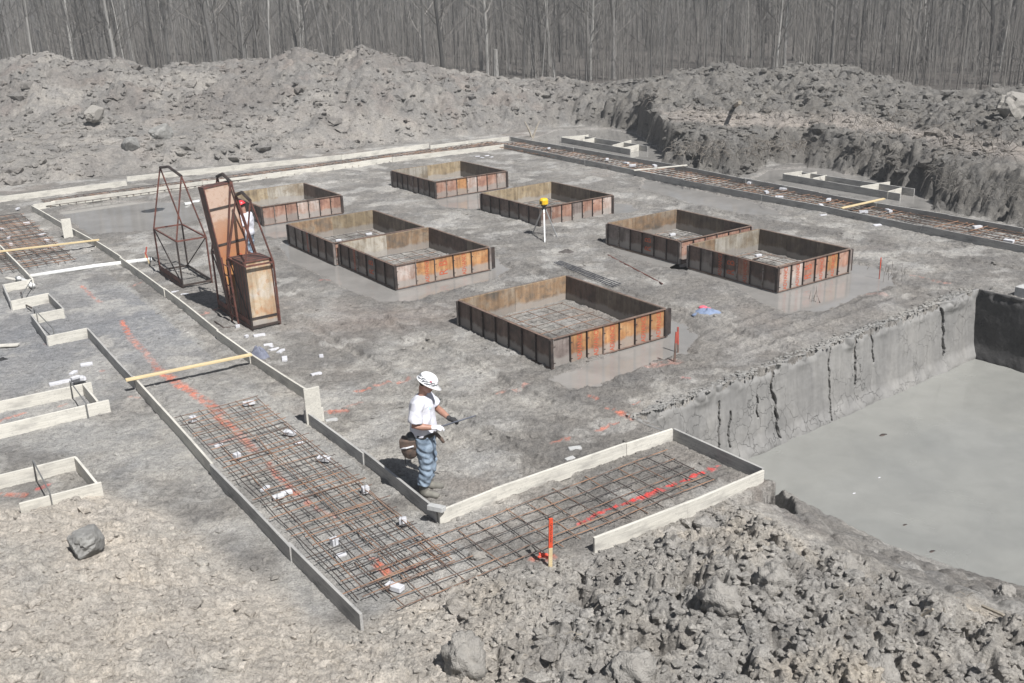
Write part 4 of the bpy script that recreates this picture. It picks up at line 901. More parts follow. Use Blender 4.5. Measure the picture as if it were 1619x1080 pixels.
# rungs of the rear rack ladder seen at its left side
lad = thing('rack_ladder', W(AB(r2_)[0] - .5, AB(r2_)[1] - .12), 'narrow red steel ladder standing against the loaded racks', 'ladder', None, YAW)
MB().tube([(0, 0, 0), (-.02, .1, 1.45)], .02, 5).obj('stile', M_REDST, lad); MB().tube([(0, .4, 0), (-.02, .5, 1.45)], .02, 5).obj('stile', M_REDST, lad)
for i in range(6): MB().tube([(0, .02 + i * .015, .2 + i * .22), (0, .42 + i * .015, .2 + i * .22)], .014, 5).obj('rung', M_REDST, lad)
MB().tube([(-.02, .0, .02), (-.3, .1, .03), (-.32, .6, .05)], .022, 5).obj('foot_hoop', M_STEEL, lad)
def stack(label, P, wd, ht, n, lean_x, lean_y, faces, letters=None, th=.062):
    t = thing('panel_stack', P, label, 'form panels', None, YAW); t.rotation_euler = (lean_y, lean_x, YAW)
    for i in range(n):
        y = i * (th + .006)
        k = MB(); k.box((.012, y + th / 2, ht / 2), (.02, th, ht)).box((wd - .012, y + th / 2, ht / 2), (.02, th, ht)).box((wd / 2, y + th / 2, ht - .012), (wd - .05, th, .02)).box((wd / 2, y + th / 2, .012), (wd - .05, th, .02))
        fr = k.obj('panel_frame', M_STEEL if i % 2 else M_REDST, t)
        MB().box((wd / 2, y + th * .4, ht / 2), (wd - .044, .016, ht - .044)).obj('sheet', faces[min(i, len(faces) - 1)], fr)
        if i == 0:
            for z_ in ((ht * .83, ht * .56) if ht > 2 else (ht * .18,)): MB().box((wd / 2, y + th * .3, z_), (wd - .05, .035, .045)).obj('cross_rib', M_STEEL, fr)
            if letters:
                for me, xo in ((TX_R, -.12), (TX_B, .12)): o = bpy.data.objects.new('lettering', me); COL.objects.link(o); o.parent = fr; o.location = (wd / 2 + xo, y + th * .4 - .011, ht * .43); o.rotation_euler = (R(90), 0, 0)
    return t
def twotone():
    m_, t, b = mat_new('orange_sheet'); b.inputs['Roughness'].default_value = .6; v = coord(t); sx = t.nodes.new('ShaderNodeSeparateXYZ'); t.links.new(v, sx.inputs[0])
    ad = t.nodes.new('ShaderNodeMath'); ad.operation = 'MULTIPLY_ADD'; ad.inputs[1].default_value = .35; t.links.new(noise(t, v, 2.5, 5), ad.inputs[0]); dv = t.nodes.new('ShaderNodeMath'); dv.operation = 'DIVIDE'; dv.inputs[1].default_value = 2.6
    t.links.new(sx.outputs[2], dv.inputs[0]); t.links.new(dv.outputs[0], ad.inputs[2])
    c = ramp(t, ad.outputs[0], [(.3, (.42, .35, .27)), (.48, (.5, .24, .075)), (.72, (.36, .15, .07)), (.95, (.38, .22, .14)), (1, (.45, .33, .26))])
    c = mix(t, ramp(t, noise(t, v, 9, 5, .7), [(.5, (0, 0, 0)), (.68, (.6,) * 3)]), c, (.3, .16, .1)); t.links.new(c, b.inputs['Base Color']); return m_
stack('stack of short form panels standing upright in the front rack, pale stained face outward', r2_ + BX * .0 - AX * .02, .61, 1.5, 8, 0, R(-2), [P_TAN, P_DK], th=.08)
stack('tall orange form panels leaning to the left in the rear rack, lettered face outward', W(AB(r2_)[0] - 1.0, AB(r2_)[1] - .02, .1), .64, 2.85, 5, R(-5), R(-4), [twotone(), P_DK], letters=True, th=.07)

# ------------------------------------------------------------------ laser level on tripod
F0 = gp(861, 376); t = thing('survey_tripod', F0, 'aluminium tripod with a white front leg standing on the mud', 'tripod')
M_WHT = simple('white_enamel', (.75, .75, .75), .4, (.65, .65, .65), 10, bmp=0); M_ALU = simple('aluminium', (.5, .5, .5), .4, (.4, .4, .4), 10, .6, bmp=0); M_YEL = simple('yellow_plastic', (.8, .5, .02), .4, (.7, .42, .02), 10, bmp=0); M_BLK = simple('black_plastic', (.02, .02, .022), .45, (.03, .03, .03), 10, bmp=0)
ft = [gp(861.5, 385) - F0, gp(841, 372) - F0, gp(881, 376) - F0]
for i, f in enumerate(ft):
    f = Vector((f.x, f.y, .0)); tp_ = Vector((f.x * .12, f.y * .12, .82))
    MB().tube([f, f.lerp(tp_, .12), f.lerp(tp_, .14), tp_], [.01, .026, .024 if i == 0 else .019, .026 if i == 0 else .021], 4 if i == 0 else 6, i == 0).obj('leg', M_WHT if i == 0 else M_ALU, t)
    MB().tube([Vector((0, 0, .12)), f.lerp(tp_, .12)], .006, 4).obj('spreader', M_STEEL, t)
MB().rings([(0, 0, .8, .06, .06), (0, 0, .85, .07, .07), (0, 0, .86, .05, .05), (0, 0, .9, .045, .045)], 12).obj('tripod_head', M_BLK, t)
MB().box((ft[0].x * .2 - .0, ft[0].y * .2 - .042, .72), (.02, .004, .04)).box((ft[0].x * .25, ft[0].y * .25 - .044, .62), (.03, .004, .06)).obj('sticker', M_REDTX, t)
t = thing('laser_level', F0 + Vector((0, 0, .9)), 'yellow rotating laser level with dark base on top of the tripod', 'laser level')
MB().rings([(0, 0, 0, .07, .07), (0, 0, .03, .085, .085), (0, 0, .05, .085, .085)], 12).obj('base', M_BLK, t)
bevel(MB().rings([(0, 0, .05, .1, .1), (0, 0, .07, .125, .115), (0, 0, .18, .125, .115), (0, 0, .22, .1, .09), (0, 0, .23, .07, .07)], 10).obj('housing', M_YEL, t), .006)
MB().box((0, 0, .225), (.15, .025, .02)).box((-.075, 0, .205), (.02, .025, .04)).box((.075, 0, .205), (.02, .025, .04)).obj('handle', M_YEL, t)
MB().box((-.07, -.07, .12), (.05, .05, .08), Matrix.Rotation(.8, 3, 'Z')).obj('window', M_BLK, t)

# ------------------------------------------------------------------ stakes, cloths, bars
M_REDD = simple('faded_red_paint', (.42, .08, .05), .7, (.3, .06, .045), 15, bmp=0)
def stake(label, px, py, ht, wd, lo_mat, hi_mat, frac=.55, lean=(0, 0), z=0.0, name='survey_stake', group=None, cat='stake', letter=False):
    p = gp(px, py, z); t = thing(name, p, label, cat, group); t.rotation_euler = (lean[0], lean[1], .3)
    MB().box((0, 0, ht * (1 - frac) / 2 - .04), (wd, .018, ht * (1 - frac) + .08)).obj('lower_stake', lo_mat, t); MB().box((0, 0, ht * (1 - frac / 2)), (wd + .001, .019, ht * frac)).obj('painted_top', hi_mat, t)
    if letter:
        q = MB(); z_ = ht * .95; 
        for i in range(9):
            z_ -= rnd.uniform(.026, .034); q.box((rnd.uniform(-.006, .006), -.0105, z_), (wd * rnd.uniform(.3, .6), .001, .005), Matrix.Rotation(rnd.uniform(-.5, .5), 3, 'Y')); q.box((rnd.uniform(-.012, .012), -.0105, z_ - .012), (.004, .001, .02), Matrix.Rotation(rnd.uniform(-.4, .4), 3, 'Y'))
        q.obj('handwriting', M_BLK, t)
    return t
stake('bright orange topped wooden stake with black writing in the near spoil heap', 870, 896, .66, .048, M_WOODY, M_STAKE, .6, (0, .03), z=.03, letter=True)
stake('taller red survey stake of the pair by the puddle', 1066, 575, .62, .04, M_RUST, M_REDD, .35, (0, .05))
stake('shorter red lath of the pair by the puddle', 1072, 556, .5, .03, M_RUST, M_REDD, .7, (0, -.03))
stake('wooden stake with an orange ribbon at the pipe end, left one', 229, 414, .42, .035, M_WOODY, M_REDD, .4, (0, .25)); stake('wooden stake with an orange ribbon at the pipe end, right one', 238, 421, .4, .035, M_WOODY, M_REDD, .4, (0, -.2))
stake('thin orange marker near the puddle reeds on the right', 1390, 440, .5, .014, M_REDD, M_STAKE, .5)
def cloth(name, label, px, py, size, mat, seed, z=0, cat='cloth', hgt=.5, extra=None):
    P = gp(px, py, z); n = 26; v = []; f = []; rs = np.random.default_rng(seed)
    th = np.linspace(0, 2 * math.pi, n, endpoint=False); rings = 9; ph = rs.uniform(0, 6, 6)
    for i in range(rings):
        q = (i + 1) / rings
        for j in range(n):
            e = 1 + .16 * math.sin(2 * th[j] + ph[0]) + .1 * math.sin(5 * th[j] + ph[1]) + .05 * math.sin(9 * th[j] + ph[2])
            x = size * q * e * math.cos(th[j]); y = size * .62 * q * e * math.sin(th[j])
            zz = size * hgt * math.cos(q * math.pi / 2) ** .7 * (1 + .25 * math.sin(3 * th[j] + ph[3] + q * 4)) + .02 * math.sin(th[j] * 7 + q * 9 + ph[4]) * (1 - q)
            v.append((x, y, max(zz, 0) + .0))
    v.append((0, 0, size * hgt)); f += [(rings * n, j, (j + 1) % n) for j in range(n)]
    for i in range(rings - 1):
        for j in range(n): a = i * n + j; b = i * n + (j + 1) % n; f.append((a, a + n, b + n, b))
    f.append(tuple((rings - 1) * n + j for j in reversed(range(n))))
    t = thing(name, P, label, cat); t.rotation_euler = (0, 0, rs.uniform(-.4, .1)); mesh_obj('cloth_body', v, f, mat, t, smooth=True)
    return t
M_BLUE = simple('blue_cloth', (.2, .25, .36), .9, (.13, .17, .26), 9); M_GREY = simple('grey_cloth', (.2, .21, .26), .9, (.12, .13, .17), 9)
t = cloth('jacket', 'crumpled blue jacket with pink and yellow gloves lying on the mud', 1116, 497, .3, M_BLUE, 3, cat='jacket', hgt=.38)
M_PINK = simple('pink_cloth', (.8, .15, .2), .8, (.6, .1, .14), 8)
MB().ball((-.06, .14, .1), (.1, .06, .05)).ball((.06, .13, .08), (.06, .04, .03)).obj('glove', M_PINK, t, smooth=True); MB().ball((.12, .08, .08), (.07, .025, .02)).obj('yellow_cuff', M_YEL, t, smooth=True)
t = cloth('cloth_bundle', 'dark grey cloth bundle hung over the end of the yellow brace', 410, 568, .2, M_GREY, 8, cat='cloth', hgt=1.1)
cloth('mud_hat', 'small dark rounded bag lying on the pad behind the long bars', 896, 401, .22, simple('dark_bag', (.09, .08, .075), .9), 12, cat='bag', hgt=.45)
t = cloth('black_glove', 'dark crumpled glove beside the right back steel form', 948, 382, .14, M_BLK, 15, cat='glove', hgt=.5)
cloth('black_rag', 'small black rag lying at the left edge of the photo', 5, 570, .12, M_BLK, 21, cat='rag', hgt=.4)
M_BSTEEL = simple('blue_black_steel', (.1, .11, .14), .5, (.06, .065, .08), 8, .4, bmp=0)
for i in range(4):
    o = bar(gp(876 + i * 3, 415 - i * .9, .075), gp(970 + i * 4, 454 - i * 1.6, .075), .011, .006, 6).obj('steel_bar', M_BSTEEL); tag(o, 'dark steel bar in the bundle behind the nearest steel form', 'steel bar', 'bars lying behind the nearest steel form')
o = bar(gp(961, 403, .03), gp(1048, 449, .03), .02, .01, 5).obj('steel_bar', M_REDST); tag(o, 'single red brown bar lying between the nearest and the right steel forms', 'steel bar')
# orange ribbon heap at the near stake
q = MB(); [q.ball((rnd.uniform(-.05, .05), rnd.uniform(-.04, .04), .03 + rnd.uniform(0, .05)), (.035, .02, .018), 8, Matrix.Rotation(rnd.uniform(0, 3), 3, 'Z')) for _ in range(9)]
o = q.obj('ribbon_knot', M_TAPE, None, gp(859, 886, .05), smooth=True); tag(o, 'bunched orange flagging ribbon beside the near stake', 'ribbon')

# ------------------------------------------------------------------ rocks and large lumps
M_ROCK = simple('grey_rock', (.27, .265, .25), .85, (.17, .165, .155), 6, bmp=.8, bdist=.02); M_LUMP = simple('brown_lump', (.32, .302, .275), .95, (.24, .225, .205), 16, bmp=1, bdist=.03, detail=9); M_LUMP2 = simple('pale_lump', (.31, .29, .262), .95, (.25, .236, .215), 16, bmp=1, bdist=.03, detail=9)
def rock(name, label, px, py, size, mat, seed, blocky=.0, z=None, cat='rock', sq=(1, .8, .8)):
    import bmesh
    P = gp(px, py, 0)
    if z is None:
        for _ in range(5): z = hz(P.x, P.y); P = gp(px, py, z)
    else: P = gp(px, py, z)
    bm = bmesh.new(); bmesh.ops.create_icosphere(bm, subdivisions=4, radius=1); co = np.array([tuple(v.co) for v in bm.verts])
    rs = np.random.default_rng(seed); o3 = rs.uniform(0, 50, 3)
    n = fbm(co[:, 0] * 1.3 + o3[0] + co[:, 2], co[:, 1] * 1.3 + o3[1] - co[:, 2] * .7, 4, seed); n2 = ridged(co[:, 0] * 2.5 + o3[2], co[:, 1] * 2.5 + co[:, 2] * 2, 3, seed + 3)
    fz2 = fbm(co[:, 0] * 6 + o3[1], co[:, 1] * 6 + co[:, 2] * 5, 4, seed + 9); lz = lumps(co[:, 0] * 3.4 + co[:, 2] * 1.3 + 20, co[:, 1] * 3.4 - co[:, 2] * 1.7 + 20, seed + 11, .7)
    rad = 1 + .42 * n + .12 * n2 + .16 * fz2 + .2 * lz * (0 if blocky else 1)
    if blocky:
        D = rs.normal(0, 1, (9, 3)); D /= np.linalg.norm(D, axis=1)[:, None]; cut = (co @ D.T); lim = rs.uniform(.62, .82, 9); rad = np.minimum(rad, np.where(cut > .05, lim / np.maximum(cut, .05), 9).min(1)) + .04 * n2
    co = co * rad[:, None] * np.array(sq) * size
    for v, c in zip(bm.verts, co): v.co = c
    me = bpy.data.meshes.new(name); bm.to_mesh(me); bm.free(); me.materials.append(mat); me.polygons.foreach_set('use_smooth', [not blocky] * len(me.polygons))
    o = bpy.data.objects.new(name, me); COL.objects.link(o); o.location = (P.x, P.y, P.z + size * sq[2] * (.45 if blocky else .22)); o.rotation_euler = (0, 0, rs.uniform(0, 6)); return tag(o, label, cat)
rock('rock', 'big angular grey rock alone on the smooth near mud at the left', 140, 868, .27, M_ROCK, 4, 1, sq=(1, .75, .7))
rock('soil_lump', 'large rounded soil lump at the bottom centre of the near heap', 735, 1050, .2, M_LUMP2, 5, cat='soil lump', sq=(1, .9, 1.1))
rock('soil_lump', 'wide brown soil lump with a deep shadow on its left, right of the orange stake', 1138, 955, .21, M_LUMP, 6, cat='soil lump')
rock('soil_lump', 'brown soil lump below the three sided form, next to the wide one', 1220, 925, .2, M_LUMP, 7, cat='soil lump')
rock('soil_lump', 'split soil lump near the pit water, left half', 1302, 893, .13, M_LUMP, 8, cat='soil lump', sq=(.7, .8, 1.1)); rock('soil_lump', 'split soil lump near the pit water, right half', 1335, 900, .16, M_LUMP, 9, cat='soil lump')
rock('soil_lump', 'soil lump near the right border beside the water line', 1590, 940, .12, M_LUMP, 10, cat='soil lump')
rock('soil_lump', 'rough soil lump at the bottom edge, right of centre', 1000, 1065, .2, M_LUMP, 11, cat='soil lump'); rock('soil_lump', 'rough soil lump left of the wide brown one', 905, 960, .12, M_LUMP2, 12, cat='soil lump'); rock('soil_lump', 'soil lump at the bottom right corner', 1390, 1070, .2, M_LUMP, 13, cat='soil lump')
rock('soil_lump', 'pale soil lump touching the rebar mat by the near spoil heap', 755, 880, .1, M_LUMP2, 24, cat='soil lump', sq=(1, .7, .5))
rock('boulder', 'pale angular boulder on the left spoil mound', 150, 185, .5, M_LUMP2, 14, 1, cat='boulder'); rock('boulder', 'small flat stone just above the pale boulder on the left mound', 165, 160, .3, M_LUMP2, 15, 1, cat='boulder')
rock('boulder', 'slanted pale slab boulder on the mound at the right border', 1606, 185, .75, M_LUMP2, 16, 1, cat='boulder', sq=(1, .6, .8)); rock('boulder', 'big clay chunk low on the left mound above the empty rack', 255, 215, .4, M_ROCK, 17, 1, cat='boulder', sq=(1, .7, .6)); rock('boulder', 'clay chunk low on the left mound left of the big one', 205, 232, .4, M_ROCK, 18, 1, cat='boulder', sq=(1, .7, .6))
rock('boulder', 'clay boulder crowning the middle of the far left mound crest', 570, 90, .6, M_LUMP2, 19, 0, cat='boulder', sq=(1, .8, .7)); rock('boulder', 'pale stone on the crest left of the tree stump', 655, 103, .3, M_LUMP2, 20, 1, cat='boulder')
# sticks
def stick(label, pts, rad, mat=None, name='branch', cat='branch'):
    P = []
    for px, py in pts:
        q = gp(px, py, 0)
        for _ in range(8): q = gp(px, py, hz(q.x, q.y) + .06)
        P.append(q)
    o = MB().tube(P, rad, 5).obj(name, mat or M_TWIG); tag(o, label, cat)
M_ROOT = simple('bank_roots', (.17, .158, .14), .95, (.09, .082, .072), 10)
M_TWIG = simple('dry_twig', (.36, .32, .26), .9, (.24, .21, .17), 12)
stick('pale broken branch lying near the water line at the right border', [(1553, 958), (1585, 972), (1612, 992)], .02); stick('short pale stick in the near heap at the right', [(1455, 975), (1475, 963)], .015)
stick('bleached branch on the right mound left of the centre', [(1144, 178), (1170, 162)], .09); stick('thin branch in front of the dark right bank', [(1452, 292), (1480, 293)], .05)
stick('stick lying on the upper left mound', [(15, 122), (32, 140)], .05)
# V of bleached roots at the far bank, and the root tangle of the right bank
t = thing('root_fork', gp(842, 218), 'forked bleached root standing at the foot of the far bank', 'root')
for dx in (-.35, .35): MB().tube([(0, 0, -.05), (dx * .5, .1, .4), (dx, .2, .75)], [.05, .04, .02], 5).obj('root', M_TWIG, t)
def tangle(label, lst, n, ln, rad, mat, seed):
    rs = random.Random(seed); mb = MB()
    for (px, py, spx, spy) in lst:
        for _ in range(n):
            x, y = px + rs.uniform(-spx, spx), py + rs.uniform(-spy, spy); q = gp(x, y, .5)
            for _ in range(5): q = gp(x, y, max(0, hz(q.x, q.y)))
            d = Vector((rs.uniform(-1, 1), rs.uniform(-.9, .1), rs.uniform(-.7, .6))).normalized(); L = ln * rs.uniform(.4, 1.2)
            mb.tube([q - Vector((0, 0, .03)), q + d * L * .5 + Vector((0, 0, .08 * L)), q + d * L + Vector((0, 0, -.25 * L))], [rad, rad * .8, rad * .4], 3)
    tag(mb.obj('root_tangle', mat), label, 'roots', kind='stuff')
tangle('matted roots and dead grass hanging from the bank at the right', [(1490, 280, 30, 25), (1520, 300, 25, 20), (1590, 300, 30, 20), (1310, 240, 60, 12), (1390, 255, 40, 15)], 90, .4, .008, M_ROOT, 3)
M_DTW = simple('dark_roots', (.2, .18, .155), .95, (.12, .105, .09), 10)
tangle('dark dead grass and roots over the right mound', [(1150, 150, 70, 30), (1290, 160, 90, 35), (1430, 190, 80, 25), (1540, 210, 60, 30), (1100, 235, 50, 12), (1010, 150, 50, 12), (1230, 235, 50, 15)], 190, .45, .011, M_DTW, 4)
tangle('dry straw bits in the near spoil heap', [(1450, 960, 90, 25), (1100, 900, 120, 50), (1350, 990, 150, 60), (900, 1000, 150, 60)], 34, .16, .004, M_TWIG, 6)
def reeds(label, lst, n, seed):
    rs = random.Random(seed); mb = MB()
    for (px, py, sx_, sy_) in lst:
        for _ in range(n):
            q = gp(px + rs.uniform(-sx_, sx_), py + rs.uniform(-sy_, sy_), -.02); mb.tube([q, q + Vector((rs.uniform(-.05, .05), rs.uniform(-.05, .05), rs.uniform(.08, .28)))], [.006, .003], 3)
    tag(mb.obj('reed_stubs', M_DTW), label, 'reeds', kind='stuff')
reeds('dark reed stubs standing in the puddle right of the right steel form', [(1390, 440, 25, 14), (1290, 475, 12, 6), (1415, 435, 15, 12)], 9, 5)
print('objects', time.time() - T0)

# ------------------------------------------------------------------ people
def fused(mb, vox, it=3):
    me = bpy.data.meshes.new('t'); me.from_pydata([tuple(v) for v in mb.v], [], mb.f); o = bpy.data.objects.new('t', me); COL.objects.link(o)
    r_ = o.modifiers.new('r', 'REMESH'); r_.mode = 'VOXEL'; r_.voxel_size = vox; r_.use_smooth_shade = True
    q = o.modifiers.new('s', 'SMOOTH'); q.iterations = it; q.factor = .5
    dg = bpy.context.evaluated_depsgraph_get(); out = bpy.data.meshes.new_from_object(o.evaluated_get(dg)); bpy.data.objects.remove(o); return out
def put_mesh(name, me, mat, parent):
    me.materials.clear(); me.materials.append(mat); me.name = name
    o = bpy.data.objects.new(name, me); COL.objects.link(o); o.parent = parent; return o
def hand(mb, wr, fwd, side_, curl, g=0.0):
    fwd = Vector(fwd).normalized(); dn = Vector((0, 0, -1)); sd = dn.cross(fwd).normalized() * side_; up = fwd.cross(sd); up = up if up.z > 0 else -up
    wr = Vector(wr); pc = wr + fwd * .045
    mb.tube([wr - fwd * .01, wr + fwd * .02, pc, wr + fwd * .085], [.026 + g, .03 + g, .036 + g, .032 + g], 8)
    for i, (off, ln) in enumerate(((-.027, .068), (-.009, .078), (.009, .073), (.026, .058))):
        b = wr + fwd * .08 + sd * off; c = curl
        p1 = b + (fwd * math.cos(c * .5) - up * math.sin(c * .5)) * ln * .42; p2 = p1 + (fwd * math.cos(c * 1.4) - up * math.sin(c * 1.4)) * ln * .33; p3 = p2 + (fwd * math.cos(c * 2.3) - up * math.sin(c * 2.3)) * ln * .25
        mb.tube([b, p1, p2, p3], [.0105 + g, .010 + g, .009 + g, .0075 + g], 6)
    b = wr + fwd * .03 - sd * .03; mb.tube([b, b + fwd * .03 - sd * .022 - up * .012, b + fwd * .055 - sd * .02 - up * .03], [.013 + g, .011 + g, .009 + g], 6)
def person(label, loc, rz, arms, cols, hat_red=False):
    t = thing('person', loc, label, 'person', None, rz)
    HM = Matrix.Rotation(R(29), 3, 'Y'); HC = Vector((.085, 0, 1.655))
    def hp(x, y, z): return HC + HM @ Vector((x, y, z))
    mb = MB()
    mb.rings([(0, 0, .86, .1, .15), (0, 0, .95, .105, .155), (0, 0, 1.05, .1, .14), (0, 0, 1.15, .1, .145), (.0, 0, 1.3, .115, .17), (-.01, 0, 1.41, .1, .175), (-.005, 0, 1.47, .06, .09)])
    mb.tube([(-.01, 0, 1.43), (.02, 0, 1.52), hp(-.03, 0, -.06)], [.062, .056, .058], 12)
    mb.ball(HC, (.1, .077, .118), 16, HM); mb.ball(hp(.055, 0, -.075), (.045, .045, .045), 10); mb.tube([hp(.09, 0, .03), hp(.117, 0, -.018), hp(.1, 0, -.03)], [.01, .015, .012], 6)
    mb.ball(hp(.09, 0, -.062), (.016, .026, .012), 8)
    for s_ in (-1, 1):
        mb.ball(hp(-.005, s_ * .08, -.01), (.022, .012, .034), 8, HM)
        mb.tube([(0, s_ * .09, .92), (.015, s_ * .1, .7), (.03, s_ * .11, .5), (0, s_ * .115, .34), (-.03, s_ * .12, .1)], [.09, .08, .06, .06, .042], 10)
        mb.tube([(-.05, s_ * .12, .05), (.03, s_ * .125, .05), (.15, s_ * .14, .035)], [.04, .045, .035], 8)
    A = {}
    for s_, (sh, el, wr, hd, curl) in arms.items():
        sh, el, wr, hd = map(Vector, (sh, el, wr, hd)); k = s_
        mb.tube([Vector((sh.x * .5, sh.y * .7, sh.z)), sh, sh.lerp(el, .5), el, el.lerp(wr, .35), wr], [.06, .062, .054, .047, .05, .031], 10)
        hand(mb, wr, hd, s_, curl)
    M_SK = simple('skin', (.36, .2, .145), .55, (.3, .155, .11), 12, bmp=0)
    put_mesh('body', fused(mb, .009, 2), M_SK, t)
    mb = MB(); mb.ball(hp(-.025, 0, .02), (.088, .083, .1), 14, HM); put_mesh('hair', fused(mb, .012, 1), simple('dark_hair', (.03, .02, .015), .8, bmp=0), t)
    # shirt
    mb = MB(); mb.rings([(-.005, 0, .93, .16, .195), (-.01, 0, 1.0, .165, .2), (-.01, 0, 1.1, .16, .2), (-.015, 0, 1.22, .165, .21), (-.015, 0, 1.32, .165, .22), (-.012, 0, 1.41, .14, .205), (-.008, 0, 1.465, .095, .14), (-.003, 0, 1.495, .068, .075)], 24)
    for s_, (sh, el, wr, hd, curl) in arms.items():
        sh, el = Vector(sh), Vector(el); mb.tube([Vector((sh.x, sh.y * .6, sh.z - .01)), sh, sh.lerp(el, .5), sh.lerp(el, .84)], [.092, .088, .088, .094], 14)
    me = fused(mb, .012, 3)
    for v in me.vertices:
        c = v.co; from_n = mnoise.noise_vector(Vector((c.x * 9, c.y * 9, c.z * 6))) ; v.co = c + Vector((from_n.x, from_n.y, 0)) * (.03 if c.z < 1.36 else .008)
    sh_o = put_mesh('shirt', me, cols[0], t)
    mb = MB(); mb.ball((.118, -.07, 1.33), (.02, .045, .035), 8); mb.obj('shirt_print', simple('teal_print', (.25, .5, .55), .8, (.6, .65, .68), 60, bmp=0), t, smooth=True)
    # trousers
    mb = MB(); mb.rings([(0, 0, .84, .13, .185), (0, 0, .9, .14, .19), (0, 0, .98, .14, .185)], 20)
    for s_ in (-1, 1): mb.tube([(0, s_ * .09, .92), (.01, s_ * .1, .75), (.03, s_ * .112, .52), (.01, s_ * .118, .35), (-.02, s_ * .12, .2)], [.118, .112, .096, .093, .096], 14)
    me = fused(mb, .012, 2)
    for v in me.vertices:
        c = v.co; fn = mnoise.noise_vector(Vector((c.x * 9, c.y * 9, c.z * 17 + c.x * 8))); v.co = c + Vector((fn.x, fn.y, 0)) * .024
    put_mesh('trousers', me, cols[1], t)
    for s_ in (-1, 1):
        mb = MB(); mb.tube([(-.02, s_ * .12, .26), (-.025, s_ * .12, .16), (-.03, s_ * .12, .06)], [.068, .064, .058], 12); mb.tube([(-.07, s_ * .12, .045), (.04, s_ * .125, .05), (.13, s_ * .135, .042), (.19, s_ * .142, .036)], [.042, .052, .05, .034], 12)
        put_mesh('boot', fused(mb, .01, 2), cols[2], t)
    # gloves
    for s_, (sh, el, wr, hd, curl) in arms.items():
        mb = MB(); hand(mb, wr, hd, s_, curl, .0035); d = (Vector(el) - Vector(wr)).normalized(); mb.tube([Vector(wr) - d * .01, Vector(wr) + d * .045], [.034, .036], 10)
        put_mesh('glove', fused(mb, .007, 1), cols[3] if s_ < 0 else cols[4], t)
    # helmet
    mb = MB(); k = 24; rows = 9; n0 = 0; V = []; F_ = []
    for i in range(rows + 1):
        ph = math.pi / 2 * i / rows
        for j in range(k):
            th_ = 2 * math.pi * j / k; V.append(hp(-.01 + .142 * math.cos(th_) * math.sin(ph), .118 * math.sin(th_) * math.sin(ph) * (1 + .0), .035 + .125 * math.cos(ph) ** .8))
    for i in range(rows):
        for j in range(k): a = i * k + j; b = i * k + (j + 1) % k; F_.append((a, a + k, b + k, b))
    for j in range(k):
        th_ = 2 * math.pi * j / k; c = math.cos(th_); ext = .016 + .06 * max(0, c) ** 2.5; V.append(hp(-.01 + (.142 + ext) * c, (.118 + .014) * math.sin(th_), .028 - .012 * max(0, c)))
    for j in range(k): a = rows * k + j; b = rows * k + (j + 1) % k; F_.append((a, a + k, b + k, b))
    hm = mesh_obj('hard_hat', V, F_, cols[5], t, smooth=True); so = hm.modifiers.new('t', 'SOLIDIFY'); so.thickness = .006
    if not hat_red:
        mb = MB(); mb.ball(hp(.035, -.098, .095), (.02, .01, .02), 8, HM); mb.obj('hat_sticker', simple('red_sticker', (.35, .03, .06), .6, (.5, .3, .35), 60, bmp=0), hm, smooth=True)
        mb = MB(); mb.tube([hp(.06, -.075, .02), hp(.1, -.04, .012), hp(.105, 0, .01), hp(.1, .04, .012), hp(.06, .075, .02)], .013, 6).obj('sunglasses', M_BLK, t)
    return t
M_SHIRT = simple('white_cotton', (.66, .66, .71), .9, (.52, .52, .57), 5, bmp=.5, bdist=.02); M_JEAN = simple('faded_denim', (.24, .3, .37), .9, (.1, .135, .18), 7, bmp=.4, lo=.38, hi=.62); M_BOOT = simple('muddy_boots', (.2, .19, .165), .85, (.12, .115, .1), 8, bmp=.3)
M_GLW = simple('white_glove', (.78, .78, .8), .9, (.65, .65, .7), 20); M_GLD = simple('dark_glove', (.045, .045, .048), .8, (.02, .02, .02), 20); M_LEA = simple('worn_leather', (.15, .1, .075), .75, (.05, .04, .035), 9)
def hat_mat():
    m_, t, b = mat_new('patterned_hat'); b.inputs['Roughness'].default_value = .35; v = coord(t)
    wv = t.nodes.new('ShaderNodeTexWave'); wv.inputs['Scale'].default_value = 9; wv.inputs['Distortion'].default_value = 9; wv.inputs['Detail'].default_value = 2; wv.inputs['Detail Scale'].default_value = 2; wv.bands_direction = 'Z'; t.links.new(v, wv.inputs['Vector'])
    ax = Matrix.Rotation(R(29), 3, 'Y') @ Vector((0, 0, 1)); dt = t.nodes.new('ShaderNodeVectorMath'); dt.operation = 'DOT_PRODUCT'; dt.inputs[1].default_value = ax; t.links.new(v, dt.inputs[0]); o0 = ax.dot(Vector((.085, 0, 1.655)))
    mr = t.nodes.new('ShaderNodeMapRange'); mr.inputs[1].default_value = o0 + .03; mr.inputs[2].default_value = o0 + .15; mr.inputs[3].default_value = 0; mr.inputs[4].default_value = 1; t.links.new(dt.outputs['Value'], mr.inputs[0]); band = ramp(t, mr.outputs[0], [(.03, (0, 0, 0)), (.06, (1, 1, 1)), (.5, (1, 1, 1)), (.7, (0, 0, 0))])
    pat = ramp(t, wv.outputs['Fac'], [(.35, (0, 0, 0)), (.5, (1, 1, 1))]); mm = mix(t, 1, pat, band, 'MULTIPLY')
    t.links.new(mix(t, mm, (.8, .8, .8), (.1, .11, .13)), b.inputs['Base Color']); return m_
p1 = gp(677, 781); p1.z = .02
